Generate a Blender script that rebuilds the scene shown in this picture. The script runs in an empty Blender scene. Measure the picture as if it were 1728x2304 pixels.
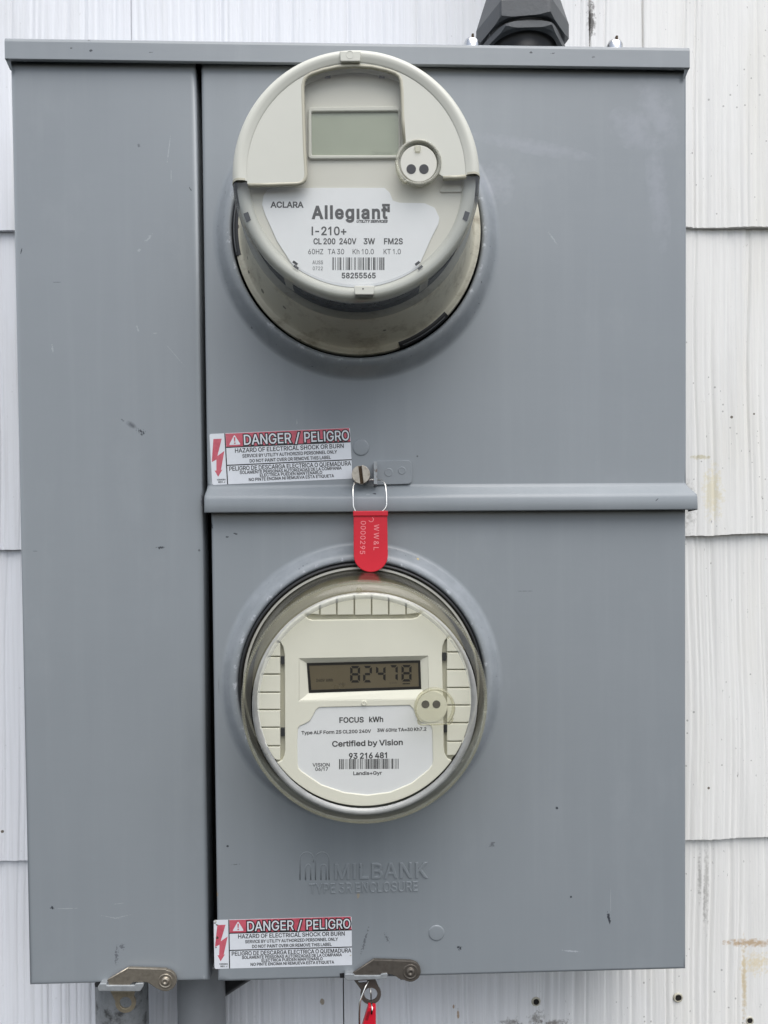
import bpy, math, random, json
import numpy as np
from mathutils import Matrix, Vector
R = math.radians
scene = bpy.context.scene
C = scene.collection
S = 0.001                                   # everything below is measured in millimetres

# ------------------------------------------------------------------ camera
# recovered from the edges of the enclosure: principal point, focal length, rotation
FPX, CX, CY, D0 = 1733.0, 851.33, 1342.46, 592.0
ROT = Matrix(((0.99936947, -0.03420729, -0.00951343),
              (0.01031480, 0.02332706, 0.99967467),
              (-0.03397424, -0.99914249, 0.02366519)))    # world -> camera
cam_data = bpy.data.cameras.new("camera")
cam = bpy.data.objects.new("camera", cam_data)
C.objects.link(cam)
cam.matrix_world = Matrix.Translation((0, -D0 * S, 0)) @ ROT.transposed().to_4x4()
cam_data.sensor_fit = 'AUTO'
cam_data.sensor_width = 36.0
cam_data.lens = 36.0 * FPX / 2304.0
cam_data.shift_x = (864 - CX) / 2304.0
cam_data.shift_y = (CY - 1152) / 2304.0
cam_data.clip_start = 0.01
cam_data.clip_end = 200.0
scene.camera = cam

# ------------------------------------------------------------------ overcast daylight
SUN_EL, SUN_AZ = R(64), R(161)
world = bpy.data.worlds.new("World")
scene.world = world
world.use_nodes = True
wn = world.node_tree
bg = wn.nodes["Background"]
sky = wn.nodes.new("ShaderNodeTexSky")
sky.sky_type = 'NISHITA'
sky.sun_disc = False
sky.sun_elevation = SUN_EL
sky.sun_rotation = SUN_AZ
sky.air_density = 1.0
sky.dust_density = 2.0
sky.ozone_density = 1.0
hs = wn.nodes.new("ShaderNodeHueSaturation")
hs.inputs['Saturation'].default_value = 0.45
wn.links.new(sky.outputs[0], hs.inputs['Color'])
wn.links.new(hs.outputs[0], bg.inputs['Color'])
bg.inputs['Strength'].default_value = 0.12
sl = bpy.data.lights.new("sun", 'SUN')
sl.energy = 1.5
sl.angle = R(65)
sl.color = (1.0, 0.99, 0.97)
sun = bpy.data.objects.new("sun", sl)
C.objects.link(sun)
sd = Vector((math.sin(SUN_AZ) * math.cos(SUN_EL), math.cos(SUN_AZ) * math.cos(SUN_EL), math.sin(SUN_EL)))
sun.rotation_euler = sd.to_track_quat('Z', 'Y').to_euler()
scene.view_settings.view_transform = 'Standard'
scene.view_settings.look = 'None'
scene.view_settings.gamma = 1.0
scene.view_settings.exposure = 0.8
scene.view_settings.use_curve_mapping = False
scene.render.engine = 'CYCLES'
scene.cycles.transparent_max_bounces = 24
scene.cycles.max_bounces = 10
scene.cycles.use_denoising = True

# ------------------------------------------------------------------ measuring helpers
CAM = Vector((0, -D0, 0))
RT = ROT.transposed()
def ray(px, py):
    return RT @ Vector(((px - CX) / FPX, -(py - CY) / FPX, -1.0))
def W(px, py, Y=0.0):
    """photo pixel -> (x, z) in mm on the plane y = Y parallel to the wall"""
    d = ray(px, py)
    p = CAM + d * ((Y - CAM.y) / d.y)
    return p.x, p.z
def LF(frame, px, py, h):
    """photo pixel -> (x, z) in a tilted frame, at h mm in front of its origin"""
    inv = frame.inverted()
    o = inv @ CAM
    d = inv.to_3x3() @ ray(px, py)
    p = o + d * ((-h - o.y) / d.y)
    return p.x, p.z
def Z(origin, scale):
    """pixel of a zoomed crop -> pixel of the photo"""
    return lambda x, y: (origin[0] + x / scale, origin[1] + y / scale)

# ------------------------------------------------------------------ mesh helpers
class MB:
    def __init__(s):
        s.v = []; s.f = []; s.sm = []
    def add(s, vs, fs, smooth=False):
        b = len(s.v); s.v += [tuple(p) for p in vs]
        s.f += [tuple(i + b for i in f) for f in fs]; s.sm += [smooth] * len(fs)
        return s
    def box(s, x0, x1, y0, y1, z0, z1):
        return s.add([(x, y, z) for x in (x0, x1) for y in (y0, y1) for z in (z0, z1)],
                     [(0, 1, 3, 2), (4, 6, 7, 5), (0, 4, 5, 1), (2, 3, 7, 6), (0, 2, 6, 4), (1, 5, 7, 3)])
    def lathe(s, prof, n=160, a0=0.0, a1=360.0, cx=0, cz=0, smooth=True):
        """prof: (radius, h) pairs, h towards the viewer"""
        full = abs(a1 - a0 - 360) < 1e-6
        m = n if full else n + 1
        vs = []
        for i in range(m):
            a = R(a0 + (a1 - a0) * i / n)
            for r, h in prof:
                vs.append((cx + r * math.cos(a), -h, cz + r * math.sin(a)))
        k = len(prof); fs = []
        for i in range(n):
            j = (i + 1) % m
            for q in range(k - 1):
                fs.append((i * k + q, i * k + q + 1, j * k + q + 1, j * k + q))
        return s.add(vs, fs, smooth)
    def disc(s, r, h, n=128, cx=0, cz=0):
        vs = [(cx + r * math.cos(2 * math.pi * i / n), -h, cz + r * math.sin(2 * math.pi * i / n)) for i in range(n)]
        return s.add(vs, [tuple(range(n))])
    def tube(s, pts, r, n=10, closed=False):
        P = [Vector(p) for p in pts]; m = len(P); vs = []; fs = []
        up = Vector((0, 1, 0.13)).normalized()
        for i, p in enumerate(P):
            a = P[(i - 1) % m] if (closed or i) else P[0]
            b = P[(i + 1) % m] if (closed or i < m - 1) else P[-1]
            t = (b - a).normalized()
            u = t.cross(up)
            if u.length < 1e-3: u = t.cross(Vector((1, 0, 0)))
            u.normalize(); w = t.cross(u)
            for k in range(n):
                q = 2 * math.pi * k / n
                vs.append(p + u * (r * math.cos(q)) + w * (r * math.sin(q)))
        for i in range(m if closed else m - 1):
            j = (i + 1) % m
            for k in range(n):
                fs.append((i * n + k, i * n + (k + 1) % n, j * n + (k + 1) % n, j * n + k))
        if not closed:
            fs.append(tuple(range(n))); fs.append(tuple((m - 1) * n + k for k in range(n - 1, -1, -1)))
        return s.add(vs, fs, True)
    def quad(s, pts):
        return s.add(pts, [tuple(range(len(pts)))])
    def mesh(s, name):
        me = bpy.data.meshes.new(name)
        me.from_pydata([(a * S, b * S, c * S) for a, b, c in s.v], [], s.f)
        me.polygons.foreach_set('use_smooth', s.sm)
        me.validate(); me.update()
        return me

def fix_normals(me):
    import bmesh
    bm = bmesh.new(); bm.from_mesh(me)
    bmesh.ops.recalc_face_normals(bm, faces=bm.faces)
    bm.to_mesh(me); bm.free()

def clean_loop(p, eps=0.012):
    o = []
    for q in p:
        if not o or math.hypot(q[0] - o[-1][0], q[1] - o[-1][1]) > eps: o.append((float(q[0]), float(q[1])))
    while len(o) > 3 and math.hypot(o[0][0] - o[-1][0], o[0][1] - o[-1][1]) <= eps: o.pop()
    return o
def area2(p):
    return sum(p[i - 1][0] * p[i][1] - p[i][0] * p[i - 1][1] for i in range(len(p)))
def inside(q, p):
    c = False
    for i in range(len(p)):
        (x0, z0), (x1, z1) = p[i - 1], p[i]
        if (z0 > q[1]) != (z1 > q[1]) and q[0] < (x1 - x0) * (q[1] - z0) / (z1 - z0) + x0: c = not c
    return c
def grow(p, d):
    """push the outline outwards by d (loops run with the material on their left), mitres limited"""
    if abs(d) < 1e-9: return p
    n = len(p); o = []
    nr = []
    for i in range(n):
        dx, dz = p[(i + 1) % n][0] - p[i][0], p[(i + 1) % n][1] - p[i][1]
        l = math.hypot(dx, dz) or 1e-9
        nr.append((dz / l, -dx / l))
    for i in range(n):
        a, b = nr[i - 1], nr[i]
        k = max(1 + a[0] * b[0] + a[1] * b[1], 0.45)
        o.append((p[i][0] + (a[0] + b[0]) / k * d, p[i][1] + (a[1] + b[1]) / k * d))
    return o
def poly_mesh(name, polys, h0, h1, bevel=0.0, offset=0.0, res=3, wind=False):
    """flat plate with holes between h0 and h1 (towards the viewer), polys in (x, z) mm"""
    from mathutils.geometry import delaunay_2d_cdt
    L = [clean_loop(p) for p in polys]; L = [p for p in L if len(p) > 2]
    bb = [(min(q[0] for q in p), max(q[0] for q in p), min(q[1] for q in p), max(q[1] for q in p)) for p in L]
    dep = []; par = []
    for i, p in enumerate(L):
        hits = [j for j, r in enumerate(L) if j != i and bb[j][0] <= p[0][0] <= bb[j][1] and bb[j][2] <= p[0][1] <= bb[j][3] and inside(p[0], r)]
        dep.append(len(hits)); par.append(hits)
    if wind:                                  # lettering: the drawn direction tells outlines from counters
        dep = [0 if area2(p) < 0 else 1 for p in L]
        L = [p[::-1] for p in L]
    else:
        for i, p in enumerate(L):
            if (area2(p) > 0) != (dep[i] % 2 == 0): L[i] = p[::-1]
    L = [grow(p, offset) for p in L]
    vs = []; fs = []; sm = []
    steps = [(0.0, h0)] + ([(0.0, h1)] if bevel <= 0 else [(-bevel * (1 - math.cos(t)), h1 - bevel + bevel * math.sin(t)) for t in np.linspace(0, math.pi / 2, res)])
    for p in L:
        n = len(p); b = len(vs)
        for d, h in steps: vs += [(x, -h, z) for x, z in grow(p, d)]
        for k in range(len(steps) - 1):
            for i in range(n):
                j = (i + 1) % n
                fs.append((b + k * n + i, b + k * n + j, b + (k + 1) * n + j, b + (k + 1) * n + i)); sm.append(False)
    # front (and back) faces: constrained Delaunay, keeping triangles with a positive winding number
    def cap(h, loops, flip):
        co = []; ed = []
        for p in loops:
            b = len(co); co += [Vector(q) for q in p]
            ed += [(b + i, b + (i + 1) % len(p)) for i in range(len(p))]
        r = delaunay_2d_cdt(co, ed, [], 0, 1e-5)
        V = np.array([(v[0], v[1]) for v in r[0]]); T = [t for t in r[2]]
        if not T: return
        cen = np.array([V[list(t)].mean(0) for t in T])
        wn_ = np.zeros(len(T), int)
        for p in loops:
            q = np.array(p); q2 = np.roll(q, -1, 0)
            for (x0, z0), (x1, z1) in zip(q, q2):
                if z0 == z1: continue
                up = z1 > z0
                m = (cen[:, 1] >= min(z0, z1)) & (cen[:, 1] < max(z0, z1))
                if not m.any(): continue
                cr = (x1 - x0) * (cen[:, 1] - z0) - (z1 - z0) * (cen[:, 0] - x0)
                wn_ += np.where(m & ((cr > 0) if up else (cr < 0)), 1 if up else -1, 0)
        b = len(vs); vs.extend((float(x), -h, float(z)) for x, z in V)
        for t, w_ in zip(T, wn_):
            if w_ <= 0: continue
            A, B_, C_ = (V[q] for q in t[:3])
            if (B_[0] - A[0]) * (C_[1] - A[1]) - (C_[0] - A[0]) * (B_[1] - A[1]) < 0: t = t[::-1]
            if flip: t = t[::-1]
            fs.append(tuple(b + q for q in t)); sm.append(False)
    dl, hl = steps[-1]
    cap(hl, [grow(p, dl) for p in L], False)
    if h1 - h0 > .5: cap(h0, L, True)
    me = bpy.data.meshes.new(name)
    me.from_pydata([(a * S, b * S, c * S) for a, b, c in vs], [], fs)
    me.update()
    return me

def fillet(pts, rad, n=5):
    """round the corners of a polygon; rad is one number or a list"""
    out = []; m = len(pts)
    for i in range(m):
        r = rad[i] if isinstance(rad, (list, tuple)) else rad
        p = Vector(pts[i]); a = Vector(pts[i - 1]); b = Vector(pts[(i + 1) % m])
        if r <= 0: out.append(tuple(p)); continue
        u = (a - p); v = (b - p)
        d = min(r, u.length * .48, v.length * .48)
        u.normalize(); v.normalize()
        A = p + u * d; B = p + v * d
        for k in range(n + 1):
            t = k / n
            out.append(tuple(A * (1 - t) ** 2 + p * 2 * t * (1 - t) + B * t ** 2))
    return out
def circ(cx, cz, r, n=40, a0=0, a1=360):
    k = n if a1 - a0 >= 360 else n + 1
    return [(cx + r * math.cos(R(a0 + (a1 - a0) * i / n)), cz + r * math.sin(R(a0 + (a1 - a0) * i / n))) for i in range(k)]
def rect(x0, z0, x1, z1): return [(x0, z0), (x1, z0), (x1, z1), (x0, z1)]

def mk(name, src, mat, parent=None, label=None):
    me = src.mesh(name) if isinstance(src, MB) else src
    if isinstance(src, MB): fix_normals(me)
    me.materials.append(mat)
    o = bpy.data.objects.new(name, me)
    C.objects.link(o)
    if parent is not None: o.parent = parent
    if label: o['label'] = label
    return o
def plate(name, polys, h0, h1, mat, parent, bevel=0.0, offset=0.0, label=None, smooth=False, wind=False):
    me = poly_mesh(name, polys, h0, h1, bevel, offset, 3, wind)
    if smooth: me.shade_smooth()
    return mk(name, me, mat, parent, label)
def thing(name, label, cat, frame=None, group=None):
    o = bpy.data.objects.new(name, None)
    C.objects.link(o)
    o.empty_display_size = 0.02
    if frame is not None:
        m = frame.copy(); m.translation = m.translation * S
        o.matrix_world = m
    o['label'] = label; o['category'] = cat
    if group: o['group'] = group
    return o
def copy_tree(o, parent=None):
    c = o.copy(); C.objects.link(c); c.parent = parent
    for ch in list(o.children): copy_tree(ch, c)
    return c

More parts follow.
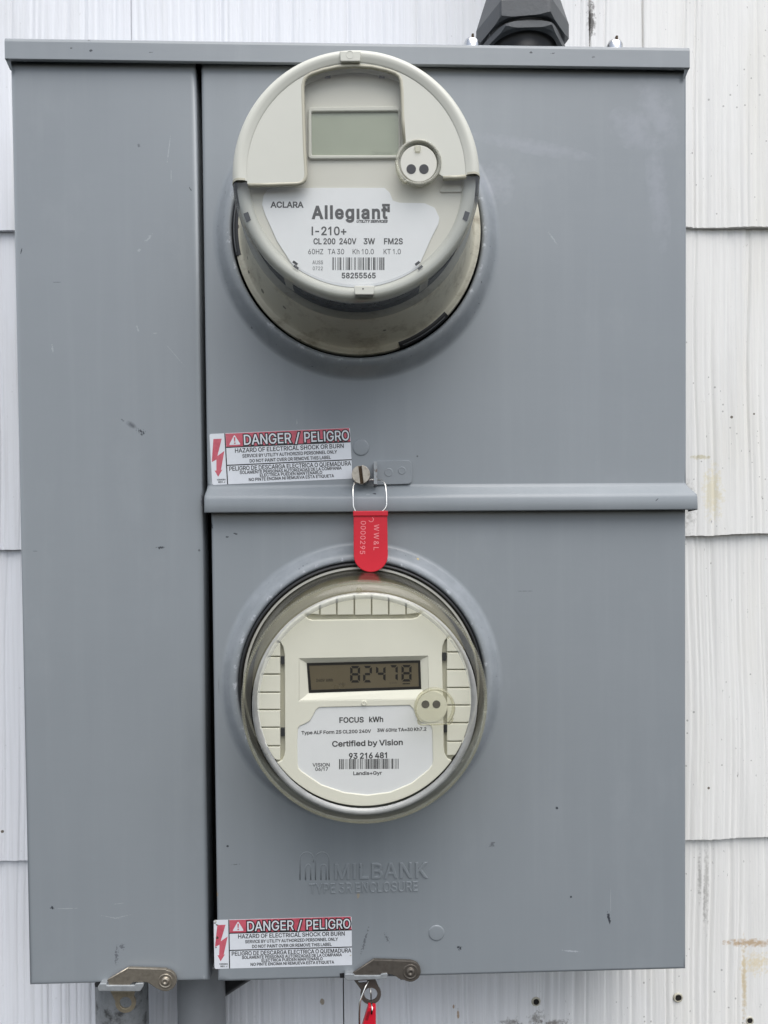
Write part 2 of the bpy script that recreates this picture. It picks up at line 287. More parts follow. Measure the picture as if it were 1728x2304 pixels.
# ------------------------------------------------------------------ lettering
GLYPHS = json.loads('''{"!":[196,[[67,160,63,509,132,509,128,160],[98,-4,81,-1,66,9,56,24,52,41,56,58,66,73,81,83,98,86,116,83,130,73,140,58,143,41,140,24,130,9,116,-1]]],"&":[448,[[197,-7,150,-2,110,12,78,34,54,62,39,96,34,133,37,163,47,189,85,235,140,279,216,335,237,352,255,375,262,405,258,427,245,445,226,457,201,461,168,453,145,431,137,399,145,363,169,327,204,284,438,0,364,0,171,231,121,293,87,344,78,370,75,398,79,430,91,458,109,481,134,499,165,510,200,513,235,510,266,499,290,482,308,459,320,433,324,404,315,362,291,325,256,293,154,217,110,174,100,154,97,131,100,108,109,87,124,70,143,57,166,49,193,46,223,50,251,59,301,95,321,121,336,151,346,186,349,224,408,224,405,180,397,144,371,92,345,62,333,47,305,23,271,7,234,-3]]],"+":[453,[[198,34,198,364,255,364,255,34],[61,172,61,226,391,226,391,172]]],"-":[453,[[337,244,337,188,114,188,114,244]]],".":[188,[[95,-4,78,-1,63,9,53,24,50,41,53,59,63,73,78,83,95,87,113,83,128,73,138,59,141,41,138,24,128,9,113,-1]]],"/":[249,[[235,533,71,-76,14,-76,178,533]]],"0":[453,[[227,-7,174,1,130,24,95,62,69,113,53,178,48,254,53,330,69,395,95,447,130,484,174,508,227,516,279,508,323,484,358,447,384,395,400,330,405,254,400,178,384,113,359,62,323,24,279,1],[227,50,261,56,290,74,313,103,330,144,340,194,344,254,340,314,330,365,313,405,290,435,261,453,227,460,192,453,163,435,140,405,123,365,113,314,109,254,113,194,123,144,140,103,163,74,192,56]]],"1":[453,[[76,0,76,55,391,55,391,0],[276,509,276,0,212,0,212,448,209,448,86,358,86,427,198,509]]],"2":[453,[[64,0,64,47,234,229,282,282,311,327,320,371,317,397,308,419,293,436,273,449,224,460,196,457,172,447,153,433,139,413,130,390,127,362,66,362,71,405,86,442,111,473,143,496,182,511,225,516,268,511,306,497,337,474,361,445,376,411,381,372,371,318,336,259,267,180,153,60,153,57,389,57,389,0]]],"3":[453,[[218,-7,173,-3,133,10,98,30,70,57,52,91,44,132,109,132,115,107,126,87,144,71,165,59,219,50,275,61,297,74,315,93,325,116,329,145,326,172,316,196,299,217,275,234,242,244,201,248,157,248,157,299,288,448,288,452,70,452,70,509,372,509,372,461,211,278,211,289,264,288,308,276,344,253,371,222,387,186,393,145,387,103,370,66,344,36,309,12,266,-2]]],"4":[453,[[40,105,40,158,247,509,311,509,109,166,109,163,413,163,413,105],[282,0,282,121,282,146,282,318,343,318,343,0]]],"5":[453,[[221,-7,178,-2,140,11,108,32,83,60,66,93,60,130,122,130,127,108,138,89,173,60,221,50,250,53,276,64,298,82,314,104,324,131,328,162,324,193,314,221,297,244,275,262,248,273,218,277,167,268,128,246,67,253,96,509,366,509,366,452,151,452,134,301,136,301,178,325,229,334,263,330,294,321,321,306,345,285,364,260,379,231,388,199,391,163,385,117,369,76,343,41,309,15,268,-1]]],"6":[453,[[226,-7,182,-1,142,15,109,40,84,74,69,115,64,162,68,199,80,239,137,340,252,509,322,509,151,261,145,261,165,288,196,307,235,314,278,309,316,295,346,271,370,240,384,201,389,157,384,112,368,73,343,39,310,14,271,-2],[226,48,254,52,279,63,299,79,314,101,324,128,327,157,324,187,314,213,299,235,279,251,254,262,226,265,198,262,174,252,153,235,138,214,128,188,125,158,128,128,138,102,153,79,174,63,198,52]]],"7":[453,[[97,0,323,448,323,452,62,452,62,509,391,509,391,449,165,0]]],"8":[453,[[226,-7,178,-2,136,11,101,33,74,62,57,96,52,135,55,166,65,195,81,220,101,241,125,256,153,265,153,267,119,282,93,308,76,342,70,380,75,417,90,450,114,477,146,498,184,511,226,516,269,511,306,498,337,477,361,450,377,417,382,380,376,342,359,308,333,282,300,267,300,265,327,256,351,241,372,220,387,195,397,166,401,135,395,96,378,62,352,33,317,11,275,-2],[226,49,258,52,285,60,307,74,323,91,333,113,337,139,333,165,322,189,305,208,283,223,256,232,226,235,196,232,169,223,147,208,130,189,119,165,115,139,119,113,129,91,145,74,167,60,195,52],[226,290,274,300,293,313,307,330,316,351,319,376,316,399,308,420,294,437,275,449,226,460,177,449,159,437,145,420,136,399,133,376,136,351,145,330,159,313,178,300]]],"9":[453,[[226,516,271,510,310,494,343,468,368,434,384,393,389,347,385,309,373,270,315,168,200,0,130,0,301,248,307,248,287,221,257,202,218,195,175,199,137,214,106,237,83,269,68,307,64,352,69,397,85,436,110,469,143,494,182,510],[226,460,199,457,174,446,154,429,138,407,129,381,125,352,129,322,138,295,154,274,174,257,199,247,226,243,254,247,279,257,299,273,314,295,324,321,327,350,324,381,314,407,299,429,279,446,254,457]]],"=":[453,[[72,245,72,301,381,301,381,245],[72,97,72,153,381,153,381,97]]],"A":[480,[[16,0,201,509,276,509,463,0,395,0,287,302,264,372,232,478,245,478,213,371,191,302,85,0],[110,142,110,199,370,199,370,142]]],"B":[456,[[60,0,60,509,241,509,289,504,329,491,359,469,381,442,394,410,398,374,395,344,387,320,356,286,315,267,315,262,339,257,363,245,385,227,402,203,414,173,418,136,413,100,400,67,377,39,344,18,301,4,247,0],[125,57,245,57,296,63,330,80,349,105,355,137,352,161,342,184,327,203,306,218,279,228,248,231,125,231],[125,285,238,285,288,296,308,309,323,326,333,348,336,372,330,403,313,429,283,446,240,452,125,452]]],"C":[510,[[267,-7,205,1,150,25,104,63,70,115,48,179,40,254,48,329,70,393,104,445,150,484,205,508,267,516,340,504,373,490,402,471,427,447,448,418,463,385,473,348,408,348,389,395,357,428,315,449,267,456,223,450,184,432,150,403,125,364,109,314,103,254,109,194,125,145,151,105,184,76,223,59,267,53,315,60,357,81,389,114,408,160,473,160,463,124,448,91,428,62,402,38,373,19,341,5,305,-4]]],"D":[502,[[219,0,96,0,96,57,215,57,272,63,318,81,354,110,379,149,394,198,399,255,394,312,379,361,354,399,320,428,275,446,221,452,93,452,93,509,225,509,294,501,353,478,399,441,433,391,455,329,462,255,455,181,433,119,398,68,351,31,291,8],[125,509,125,0,60,0,60,509]]],"E":[419,[[60,0,60,509,372,509,372,452,125,452,125,286,355,286,355,229,125,229,125,57,375,57,375,0]]],"F":[410,[[60,0,60,509,369,509,369,452,125,452,125,278,346,278,346,221,125,221,125,0]]],"G":[520,[[269,-7,205,1,149,25,104,64,69,116,47,179,40,254,47,329,69,393,103,445,149,484,203,508,265,516,304,513,340,504,374,489,403,469,429,445,449,416,465,384,474,349,408,349,387,393,356,427,315,448,265,456,222,450,183,432,150,404,125,364,109,314,103,254,109,194,125,145,151,105,184,76,224,59,269,53,309,57,345,71,374,93,396,123,410,160,415,202,434,199,283,199,283,256,478,256,478,200,471,141,451,91,419,50,377,19,326,0]]],"H":[517,[[60,0,60,509,125,509,125,289,392,289,392,509,457,509,457,0,392,0,392,232,125,232,125,0]]],"I":[300,[[31,0,31,57,118,57,118,452,31,452,31,509,269,509,269,452,183,452,183,57,269,57,269,0]]],"J":[396,[[185,-7,124,3,75,33,44,81,33,145,33,173,98,173,98,145,104,104,122,74,149,56,185,50,220,56,248,74,266,104,272,145,272,509,336,509,336,145,326,81,294,33,246,3]]],"K":[467,[[104,145,104,216,139,261,174,303,212,344,364,509,448,509,231,276,228,276],[60,0,60,509,125,509,125,334,124,225,125,193,125,0],[372,0,188,259,228,309,449,0]]],"L":[393,[[60,0,60,509,125,509,125,57,361,57,361,0]]],"M":[628,[[60,0,60,509,152,509,277,187,287,159,299,123,311,84,322,49,307,49,318,83,330,121,342,158,352,187,476,509,568,509,568,0,504,0,504,291,504,327,505,369,506,413,507,457,513,457,498,409,482,363,467,322,456,291,342,0,286,0,170,291,159,321,145,361,129,408,112,457,119,457,120,416,121,372,122,328,122,291,122,0]]],"N":[523,[[60,0,60,509,136,509,343,183,363,151,388,107,414,55,405,54,401,108,399,157,399,195,399,509,463,509,463,0,387,0,202,290,177,331,148,381,108,452,119,454,122,384,124,328,125,291,125,0]]],"O":[533,[[267,-7,205,1,150,25,105,63,70,115,48,179,40,254,48,329,70,393,105,445,150,484,205,508,267,516,329,508,384,484,429,445,464,393,486,329,493,254,486,179,464,115,429,63,384,25,329,1],[267,53,310,59,349,76,383,105,408,144,425,194,430,254,425,314,408,365,383,404,349,433,310,450,267,456,223,450,184,433,151,404,125,364,109,314,103,254,109,194,125,144,151,105,184,76,223,59]]],"P":[445,[[60,0,60,509,235,509,289,503,332,487,366,462,390,430,404,391,409,348,404,304,390,265,366,233,332,207,289,191,235,186,109,186,109,242,233,242,269,246,297,256,318,272,333,294,342,319,344,348,342,376,333,402,318,423,297,439,268,449,232,452,125,452,125,0]]],"Q":[533,[[245,159,313,159,369,85,384,65,468,-48,401,-48,346,27,331,46],[267,-7,205,1,150,25,105,63,70,115,48,179,40,254,48,329,70,393,105,445,150,484,205,508,267,516,329,508,384,484,429,445,464,393,486,329,493,254,486,179,464,115,429,63,384,25,329,1],[267,53,310,59,349,76,383,105,408,144,425,194,430,254,425,314,408,365,383,404,349,433,310,450,267,456,223,450,184,433,151,404,125,364,109,314,103,254,109,194,125,144,151,105,184,76,223,59]]],"R":[449,[[60,0,60,509,236,509,290,504,333,489,367,465,390,433,405,395,409,352,405,309,390,271,367,240,333,217,289,203,236,198,96,198,96,255,234,255,269,258,298,267,319,281,334,300,342,324,345,352,342,380,334,405,319,425,298,440,269,449,233,452,125,452,125,0],[353,0,230,229,303,229,428,0]]],"S":[447,[[224,-9,172,-4,128,9,91,31,64,60,46,96,38,137,104,137,110,110,123,88,142,71,166,59,224,49,257,52,286,60,311,74,329,92,341,114,346,139,342,161,332,179,296,205,245,222,184,239,128,260,86,289,60,326,52,372,58,413,75,448,102,476,138,498,180,511,227,516,275,511,316,498,351,476,377,449,394,415,401,378,337,378,326,412,302,437,267,453,225,459,194,456,167,448,145,435,129,418,118,398,115,376,119,352,131,334,169,308,212,293,264,279,312,264,359,238,395,198,405,171,408,139,403,99,386,64,360,34,323,11,278,-4]]],"T":[449,[[32,452,32,509,417,509,417,452,257,452,257,0,193,0,193,452]]],"U":[517,[[259,-8,203,-2,154,15,114,43,85,80,66,124,60,173,60,509,124,509,124,178,128,144,141,113,160,87,187,68,220,56,259,52,298,56,331,68,357,87,377,113,389,144,393,178,393,509,457,509,457,173,451,124,433,80,403,43,363,15,315,-2]]],"V":[480,[[204,0,16,509,84,509,192,206,215,137,248,31,235,31,267,138,290,206,395,509,463,509,278,0]]],"W":[686,[[155,0,16,509,82,509,163,196,175,145,187,94,197,40,189,40,200,94,211,145,224,196,306,509,380,509,462,196,474,145,486,94,497,40,488,40,499,94,510,145,523,196,603,509,670,509,530,0,455,0,368,323,351,391,336,475,350,475,335,395,318,323,230,0]]],"Y":[472,[[203,0,203,208,16,509,91,509,192,344,222,292,250,230,224,230,251,293,280,344,381,509,455,509,268,208,268,0]]],"Z":[438,[[42,0,42,46,273,385,306,431,341,476,348,454,285,452,223,452,40,452,40,509,397,509,397,462,169,129,134,81,97,33,90,54,152,57,214,57,399,57,399,0]]],"a":[389,[[160,-9,126,-5,94,5,68,22,48,45,35,73,30,108,34,138,43,161,58,179,78,193,125,211,178,220,234,227,265,235,273,243,276,255,276,257,267,297,240,322,196,331,149,322,118,301,100,274,41,291,57,322,79,346,104,364,133,375,194,384,239,379,286,360,306,343,322,320,333,290,337,251,337,0,277,0,277,52,272,52,252,25,215,1],[170,45,202,49,228,59,248,74,263,93,272,115,276,138,276,190,259,182,231,176,200,171,175,168,134,159,103,139,95,124,92,105,102,72,130,52]]],"b":[424,[[229,-8,198,-5,172,4,138,31,118,59,112,59,112,0,53,0,53,509,114,509,114,319,118,319,137,346,171,373,197,381,229,384,274,378,313,361,345,332,370,293,385,245,390,189,385,133,370,84,346,45,313,16,274,-2],[220,47,253,51,279,66,301,88,316,117,325,151,328,189,325,227,316,261,301,290,280,311,253,325,220,330,188,325,161,312,140,291,125,263,116,229,113,189,116,150,125,115,140,86,162,65,188,51]]],"c":[396,[[207,-8,159,-2,117,16,82,46,56,85,40,133,34,187,40,243,56,291,82,330,117,360,159,378,207,384,260,377,305,356,340,322,362,277,303,262,290,289,270,311,242,325,207,330,173,325,145,310,124,287,108,258,99,224,96,187,99,151,108,117,124,89,145,66,173,51,207,46,243,52,271,66,292,89,304,117,363,102,341,56,306,21,261,-1]]],"d":[424,[[195,-8,151,-2,111,16,79,45,55,84,39,133,34,189,39,245,55,293,79,332,112,361,151,378,196,384,228,381,253,373,287,346,306,319,311,319,311,509,372,509,372,0,313,0,313,59,307,59,287,31,252,4,227,-5],[205,47,236,51,263,65,284,86,299,115,309,150,312,189,309,229,300,263,284,291,263,312,237,325,205,330,172,325,145,311,124,290,108,261,99,227,96,189,99,151,109,117,124,88,145,66,172,51]]],"e":[404,[[212,-8,161,-2,117,16,82,46,56,85,40,132,34,187,39,242,55,290,81,329,115,359,157,378,205,384,266,374,294,361,319,341,341,315,357,282,368,242,371,194,371,169,75,169,75,221,338,221,310,202,307,237,298,269,283,294,263,314,237,326,205,330,173,326,146,313,125,294,109,270,99,241,96,211,96,178,100,139,110,106,128,80,151,61,179,50,212,46,254,53,285,73,306,105,365,91,353,63,335,39,311,19,283,4,249,-5]]],"f":[254,[[228,379,228,327,6,327,6,379],[81,0,81,432,84,461,96,486,113,505,135,519,187,530,222,527,243,521,227,468,215,472,195,474,171,470,154,460,145,443,142,419,142,0]]],"g":[425,[[207,-151,168,-148,134,-140,82,-110,51,-69,101,-41,122,-66,154,-88,207,-97,249,-92,282,-75,304,-47,311,-6,311,68,306,68,287,41,252,16,227,8,195,5,152,10,113,27,80,53,55,90,39,136,34,191,39,246,55,293,80,332,112,361,152,378,196,384,228,382,253,373,288,346,308,319,313,319,313,379,372,379,372,-9,367,-54,350,-90,324,-117,291,-136,251,-147],[205,59,237,63,264,75,285,95,300,121,309,154,312,193,309,231,300,264,285,291,264,312,237,325,205,330,172,325,145,312,124,290,109,262,99,229,96,193,99,155,109,123,124,96,145,76,172,63]]],"h":[410,[[114,227,114,0,53,0,53,509,114,509,114,287,102,287,124,332,152,362,187,379,227,384,264,380,295,369,321,349,341,321,353,285,357,240,357,0,296,0,296,235,290,275,273,304,246,323,210,329,184,326,161,317,141,303,126,283,117,257]]],"i":[167,[[53,0,53,379,114,379,114,0],[84,443,67,446,54,455,44,468,41,483,44,499,54,512,67,521,84,524,100,521,114,512,123,499,126,483,123,468,114,455,100,446]]],"k":[381,[[110,137,110,212,121,212,284,379,360,379,184,199,177,199],[53,0,53,509,114,509,114,0],[294,0,148,186,191,229,372,0]]],"l":[189,[[139,-2,101,3,74,20,58,47,53,84,53,509,114,509,114,99,120,62,130,54,146,52,160,53,170,54,181,3,162,-1]]],"m":[610,[[53,0,53,379,112,379,112,295,108,295,118,323,132,346,172,376,219,386,257,380,287,361,309,331,321,295,312,295,322,321,337,343,381,375,437,386,468,383,497,372,522,354,541,328,553,296,557,255,557,0,496,0,496,254,490,289,473,313,447,326,419,330,395,328,374,320,345,290,335,247,335,0,274,0,274,260,269,288,253,311,229,326,199,330,158,320,140,307,126,289,117,266,114,238,114,0]]],"n":[410,[[114,227,114,0,53,0,53,379,112,379,112,287,102,287,124,332,152,362,187,379,227,384,264,380,295,369,321,349,341,321,353,285,357,240,357,0,296,0,296,235,290,275,273,304,246,323,210,329,184,326,161,317,141,303,126,283,117,257]]],"o":[415,[[207,-8,159,-2,117,16,82,46,56,85,40,133,34,187,40,243,56,291,82,330,117,360,159,378,207,384,256,378,299,360,333,330,359,291,376,243,381,187,376,133,359,85,333,46,299,16,256,-2],[207,46,242,51,270,66,292,89,307,117,316,151,319,187,316,224,307,258,292,287,270,310,242,325,207,330,173,325,145,310,124,287,108,258,99,224,96,187,99,151,108,117,124,89,145,66,173,51]]],"p":[424,[[53,-143,53,379,112,379,112,319,118,319,137,346,171,373,197,381,229,384,274,378,313,361,345,332,370,293,385,245,390,189,385,133,370,84,346,45,313,16,274,-2,229,-8,198,-5,173,4,138,31,118,59,114,59,114,-143],[220,47,253,51,279,66,301,88,316,117,325,151,328,189,325,227,316,261,301,290,280,311,253,325,220,330,188,325,161,312,140,291,125,263,116,229,113,189,116,150,125,115,140,86,162,65,188,51]]],"r":[259,[[53,0,53,379,112,379,112,321,115,321,130,347,152,367,181,380,213,385,229,384,243,384,243,322,230,324,207,326,182,323,159,315,140,301,126,284,117,262,114,237,114,0]]],"s":[365,[[182,-8,145,-5,112,3,84,18,62,38,45,63,36,94,94,107,105,79,124,60,150,49,181,45,217,50,244,62,262,81,268,103,265,121,254,136,237,147,212,155,149,170,104,186,72,208,53,237,47,274,51,305,65,332,87,354,115,370,149,381,187,384,223,381,254,372,279,358,299,339,324,290,268,277,258,298,243,316,219,328,187,333,156,329,131,317,114,299,109,277,112,258,124,243,172,223,229,209,275,194,306,171,325,142,331,107,326,75,312,47,290,24,260,6,223,-5]]],"t":[227,[[204,379,204,327,6,327,6,379],[65,471,126,471,126,98,128,76,136,61,150,53,170,50,185,51,202,54,213,2,192,-3,168,-4,125,2,92,21,72,52,65,93]]],"u":[410,[[182,-5,146,-1,115,11,89,31,69,59,57,95,53,139,53,379,114,379,114,144,119,105,137,75,164,56,200,50,226,53,249,62,268,77,283,97,293,122,296,153,296,379,357,379,357,0,298,0,298,92,307,92,286,47,257,17,222,0]]],"v":[389,[[163,0,17,379,84,379,165,155,187,87,206,21,184,21,203,87,224,155,305,379,371,379,226,0]]],"w":[567,[[138,0,23,379,87,379,133,214,154,137,175,41,165,41,186,135,206,214,252,379,316,379,362,214,382,136,402,41,391,41,413,135,434,214,480,379,545,379,429,0,368,0,319,172,305,225,291,280,277,338,291,338,277,280,263,225,248,172,199,0]]],"y":[389,[[47,-139,61,-86,71,-87,104,-89,130,-74,151,-36,163,-1,17,379,84,379,165,155,187,87,206,21,184,21,202,87,224,155,305,379,371,379,204,-58,177,-107,139,-136,91,-145,65,-143]]],"z":[380,[[42,0,42,46,254,320,254,323,48,323,48,379,333,379,333,331,126,60,126,56,339,56,339,0]]],"\\u0131":[167,[[53,0,53,379,114,379,114,0]]]}''')
GLYPHS['I'] = [187, [[60, 0, 60, 509, 127, 509, 127, 0]]]
GLYPHS['l'] = [170, [[54, 0, 54, 525, 116, 525, 116, 0]]]
GLYPHS['1'] = [400, [[250, 509, 250, 0, 186, 0, 186, 420, 70, 345, 70, 405, 198, 509]]]
def text_polys(s, spacing=0.0):
    out = []; x = 0
    for ch in s:
        if ch == ' ': x += 150 + spacing; continue
        adv, ps = GLYPHS[ch]
        for p in ps: out.append([(x + p[i], p[i + 1]) for i in range(0, len(p), 2)])
        x += adv + spacing
    return out
def fit_text(s, p0, p1, cap, spacing=0.0, slant=0.0):
    """lay s along the base line p0 -> p1 so that it fills it; cap = cap height"""
    ps = text_polys(s, spacing)
    xs = [q[0] for p in ps for q in p]; x0, x1 = min(xs), max(xs)
    L = math.hypot(p1[0] - p0[0], p1[1] - p0[1]); ang = math.atan2(p1[1] - p0[1], p1[0] - p0[0])
    ca, sa = math.cos(ang), math.sin(ang); kx = L / (x1 - x0); kz = cap / 509.0
    out = []
    for p in ps:
        o = []
        for x, z in p:
            u = (x - x0) * kx + z * kz * slant; v = z * kz
            o.append((p0[0] + u * ca - v * sa, p0[1] + u * sa + v * ca))
        out.append(o)
    return out
def letter(s, p0, p1, cap, h, mat, parent, weight=0.0, spacing=0.0, slant=0.0, thick=0.05, name="lettering", bevel=0.0):
    return plate(name, fit_text(s, p0, p1, cap, spacing, slant), h, h + thick, mat, parent, bevel=bevel, offset=weight, wind=True)

# ------------------------------------------------------------------ materials
def new_mat(name):
    m = bpy.data.materials.new(name); m.use_nodes = True
    nt = m.node_tree
    return m, nt, nt.nodes["Principled BSDF"]
def N(nt, t, **k):
    n = nt.nodes.new(t)
    for a, b in k.items():
        if a.startswith('i_'): n.inputs[a[2:].replace('_', ' ')].default_value = b
        else: setattr(n, a, b)
    return n
def mixc(nt, fac, a, b, blend='MIX'):
    n = nt.nodes.new("ShaderNodeMix"); n.data_type = 'RGBA'; n.blend_type = blend
    for sock, val in ((n.inputs[0], fac), (n.inputs[6], a), (n.inputs[7], b)):
        if hasattr(val, 'links') or hasattr(val, 'is_linked'): nt.links.new(val, sock)
        else: sock.default_value = val if not isinstance(val, tuple) else (*val[:3], 1)
    return n.outputs[2]
def math_(nt, op, a, b=None, c=None, clamp=False):
    n = nt.nodes.new("ShaderNodeMath"); n.operation = op; n.use_clamp = clamp
    for i, v in enumerate((a, b, c)):
        if v is None: continue
        if hasattr(v, 'is_linked'): nt.links.new(v, n.inputs[i])
        else: n.inputs[i].default_value = v
    return n.outputs[0]
def ramp(nt, v, a, b, lo=0.0, hi=1.0):
    n = nt.nodes.new("ShaderNodeMapRange"); n.clamp = True
    nt.links.new(v, n.inputs[0])
    for i, q in enumerate((a, b, lo, hi)): n.inputs[i + 1].default_value = q
    return n.outputs[0]
def coords(nt): return nt.nodes.new("ShaderNodeTexCoord").outputs['Object']
def noise(nt, co, scale, detail=3.0, rough=0.55, stretch=None):
    if stretch:
        mp = N(nt, "ShaderNodeMapping"); nt.links.new(co, mp.inputs[0]); mp.inputs['Scale'].default_value = stretch
        co = mp.outputs[0]
    n = N(nt, "ShaderNodeTexNoise"); nt.links.new(co, n.inputs['Vector'])
    n.inputs['Scale'].default_value = scale; n.inputs['Detail'].default_value = detail; n.inputs['Roughness'].default_value = rough
    return n.outputs[0]
def bump(nt, bs, height, dist, strength=1.0, prev=None):
    b = N(nt, "ShaderNodeBump"); nt.links.new(height, b.inputs['Height'])
    b.inputs['Distance'].default_value = dist; b.inputs['Strength'].default_value = strength
    if prev is not None: nt.links.new(prev, b.inputs['Normal'])
    nt.links.new(b.outputs[0], bs.inputs['Normal'])
    return b.outputs[0]
def speckle(nt, co, scale, share, size):
    """sparse specks: (mask) from a Voronoi whose cells are mostly left empty"""
    v = N(nt, "ShaderNodeTexVoronoi"); nt.links.new(co, v.inputs['Vector']); v.inputs['Scale'].default_value = scale
    sep = N(nt, "ShaderNodeSeparateColor"); nt.links.new(v.outputs['Color'], sep.inputs[0])
    pick = math_(nt, 'LESS_THAN', sep.outputs[0], share)
    rad = math_(nt, 'MULTIPLY', sep.outputs[1], size)
    near = math_(nt, 'LESS_THAN', v.outputs['Distance'], rad)
    return math_(nt, 'MULTIPLY', pick, near)
def mark(nt, co, cx, cz, rx, rz, ang=0.0, scale=300.0, thr=0.55, soft=0.06, stretch=None):
    """an irregular patch: ellipse (mm, object space) broken up by noise"""
    mp = N(nt, "ShaderNodeMapping", vector_type='TEXTURE'); nt.links.new(co, mp.inputs[0])
    mp.inputs['Location'].default_value = (cx * S, 0, cz * S)
    mp.inputs['Rotation'].default_value = (0, -R(ang), 0)
    mp.inputs['Scale'].default_value = (rx * S, 10, rz * S)
    ln = N(nt, "ShaderNodeVectorMath", operation='LENGTH'); nt.links.new(mp.outputs[0], ln.inputs[0])
    e = ramp(nt, ln.outputs['Value'], 0.0, 1.0, 0.45, 0.0)
    near = math_(nt, 'LESS_THAN', ln.outputs['Value'], 1.0)
    nz = noise(nt, co, scale, 3.0, 0.6, stretch)
    v = math_(nt, 'ADD', nz, e)
    return math_(nt, 'MULTIPLY', ramp(nt, v, thr + 0.2 - soft, thr + 0.2 + soft), near)

def simple(name, col, rough=0.5, metal=0.0, vary=0.06, bumpd=0.0, bscale=900.0, spec=0.5, vscale=60.0, coat=0.0):
    m, nt, bs = new_mat(name)
    co = coords(nt)
    n1 = noise(nt, co, vscale, 4.0)
    lo = tuple(c * (1 - vary) for c in col); hi = tuple(min(c * (1 + vary), .95) for c in col)
    nt.links.new(mixc(nt, n1, lo, hi), bs.inputs['Base Color'])
    nt.links.new(ramp(nt, n1, 0.3, 0.7, rough * 0.9, rough * 1.1), bs.inputs['Roughness'])
    bs.inputs['Metallic'].default_value = metal
    bs.inputs['Specular IOR Level'].default_value = spec
    bs.inputs['Coat Weight'].default_value = coat
    if bumpd: bump(nt, bs, noise(nt, co, bscale, 2.0), bumpd)
    return m

def clear(name, tint=(0.95, 0.95, 0.92), rough=0.04, ior=1.5, body=0.0, body_col=(.6, .58, .45), refl=1.0):
    """thin clear plastic: straight-through light, Fresnel reflection, a little milky body"""
    m = bpy.data.materials.new(name); m.use_nodes = True
    nt = m.node_tree; nt.nodes.remove(nt.nodes["Principled BSDF"])
    out = nt.nodes["Material Output"]
    tr = N(nt, "ShaderNodeBsdfTransparent"); tr.inputs[0].default_value = (*tint, 1)
    gl = N(nt, "ShaderNodeBsdfGlossy"); gl.inputs['Roughness'].default_value = rough
    fr = N(nt, "ShaderNodeFresnel")
    geo = N(nt, "ShaderNodeNewGeometry")               # a thin sheet reflects alike from both sides
    nt.links.new(ramp(nt, geo.outputs['Backfacing'], 0.0, 1.0, ior, 1.0 / ior), fr.inputs[0])
    co = coords(nt)
    sm = noise(nt, co, 45.0, 5.0, 0.65)
    nt.links.new(ramp(nt, sm, 0.35, 0.75, rough, rough + 0.12), gl.inputs['Roughness'])
    base = tr.outputs[0]
    if body > 0:
        df = N(nt, "ShaderNodeBsdfDiffuse"); df.inputs[0].default_value = (*body_col, 1)
        mx = N(nt, "ShaderNodeMixShader"); mx.inputs[0].default_value = body
        nt.links.new(ramp(nt, sm, 0.2, 0.8, body * 0.6, body * 1.4), mx.inputs[0])
        nt.links.new(tr.outputs[0], mx.inputs[1]); nt.links.new(df.outputs[0], mx.inputs[2]); base = mx.outputs[0]
    mx2 = N(nt, "ShaderNodeMixShader")
    nt.links.new(math_(nt, 'MULTIPLY', fr.outputs[0], refl, clamp=True), mx2.inputs[0])
    nt.links.new(base, mx2.inputs[1]); nt.links.new(gl.outputs[0], mx2.inputs[2])
    nt.links.new(mx2.outputs[0], out.inputs[0])
    return m

def world_thing(name, label, cat, base, group=None):
    """an Empty at the thing's base whose parts are measured in world mm"""
    return thing(name, label, cat, Matrix.Translation(base), group)
def wmk(name, src, mat, root, label=None):
    o = mk(name, src, mat, root, label)
    o.location = -root.location
    return o
def wplate(name, polys, h0, h1, mat, root, bevel=0.0, offset=0.0, label=None, smooth=False):
    o = plate(name, polys, h0, h1, mat, root, bevel, offset, label, smooth)
    o.location = -root.location
    return o

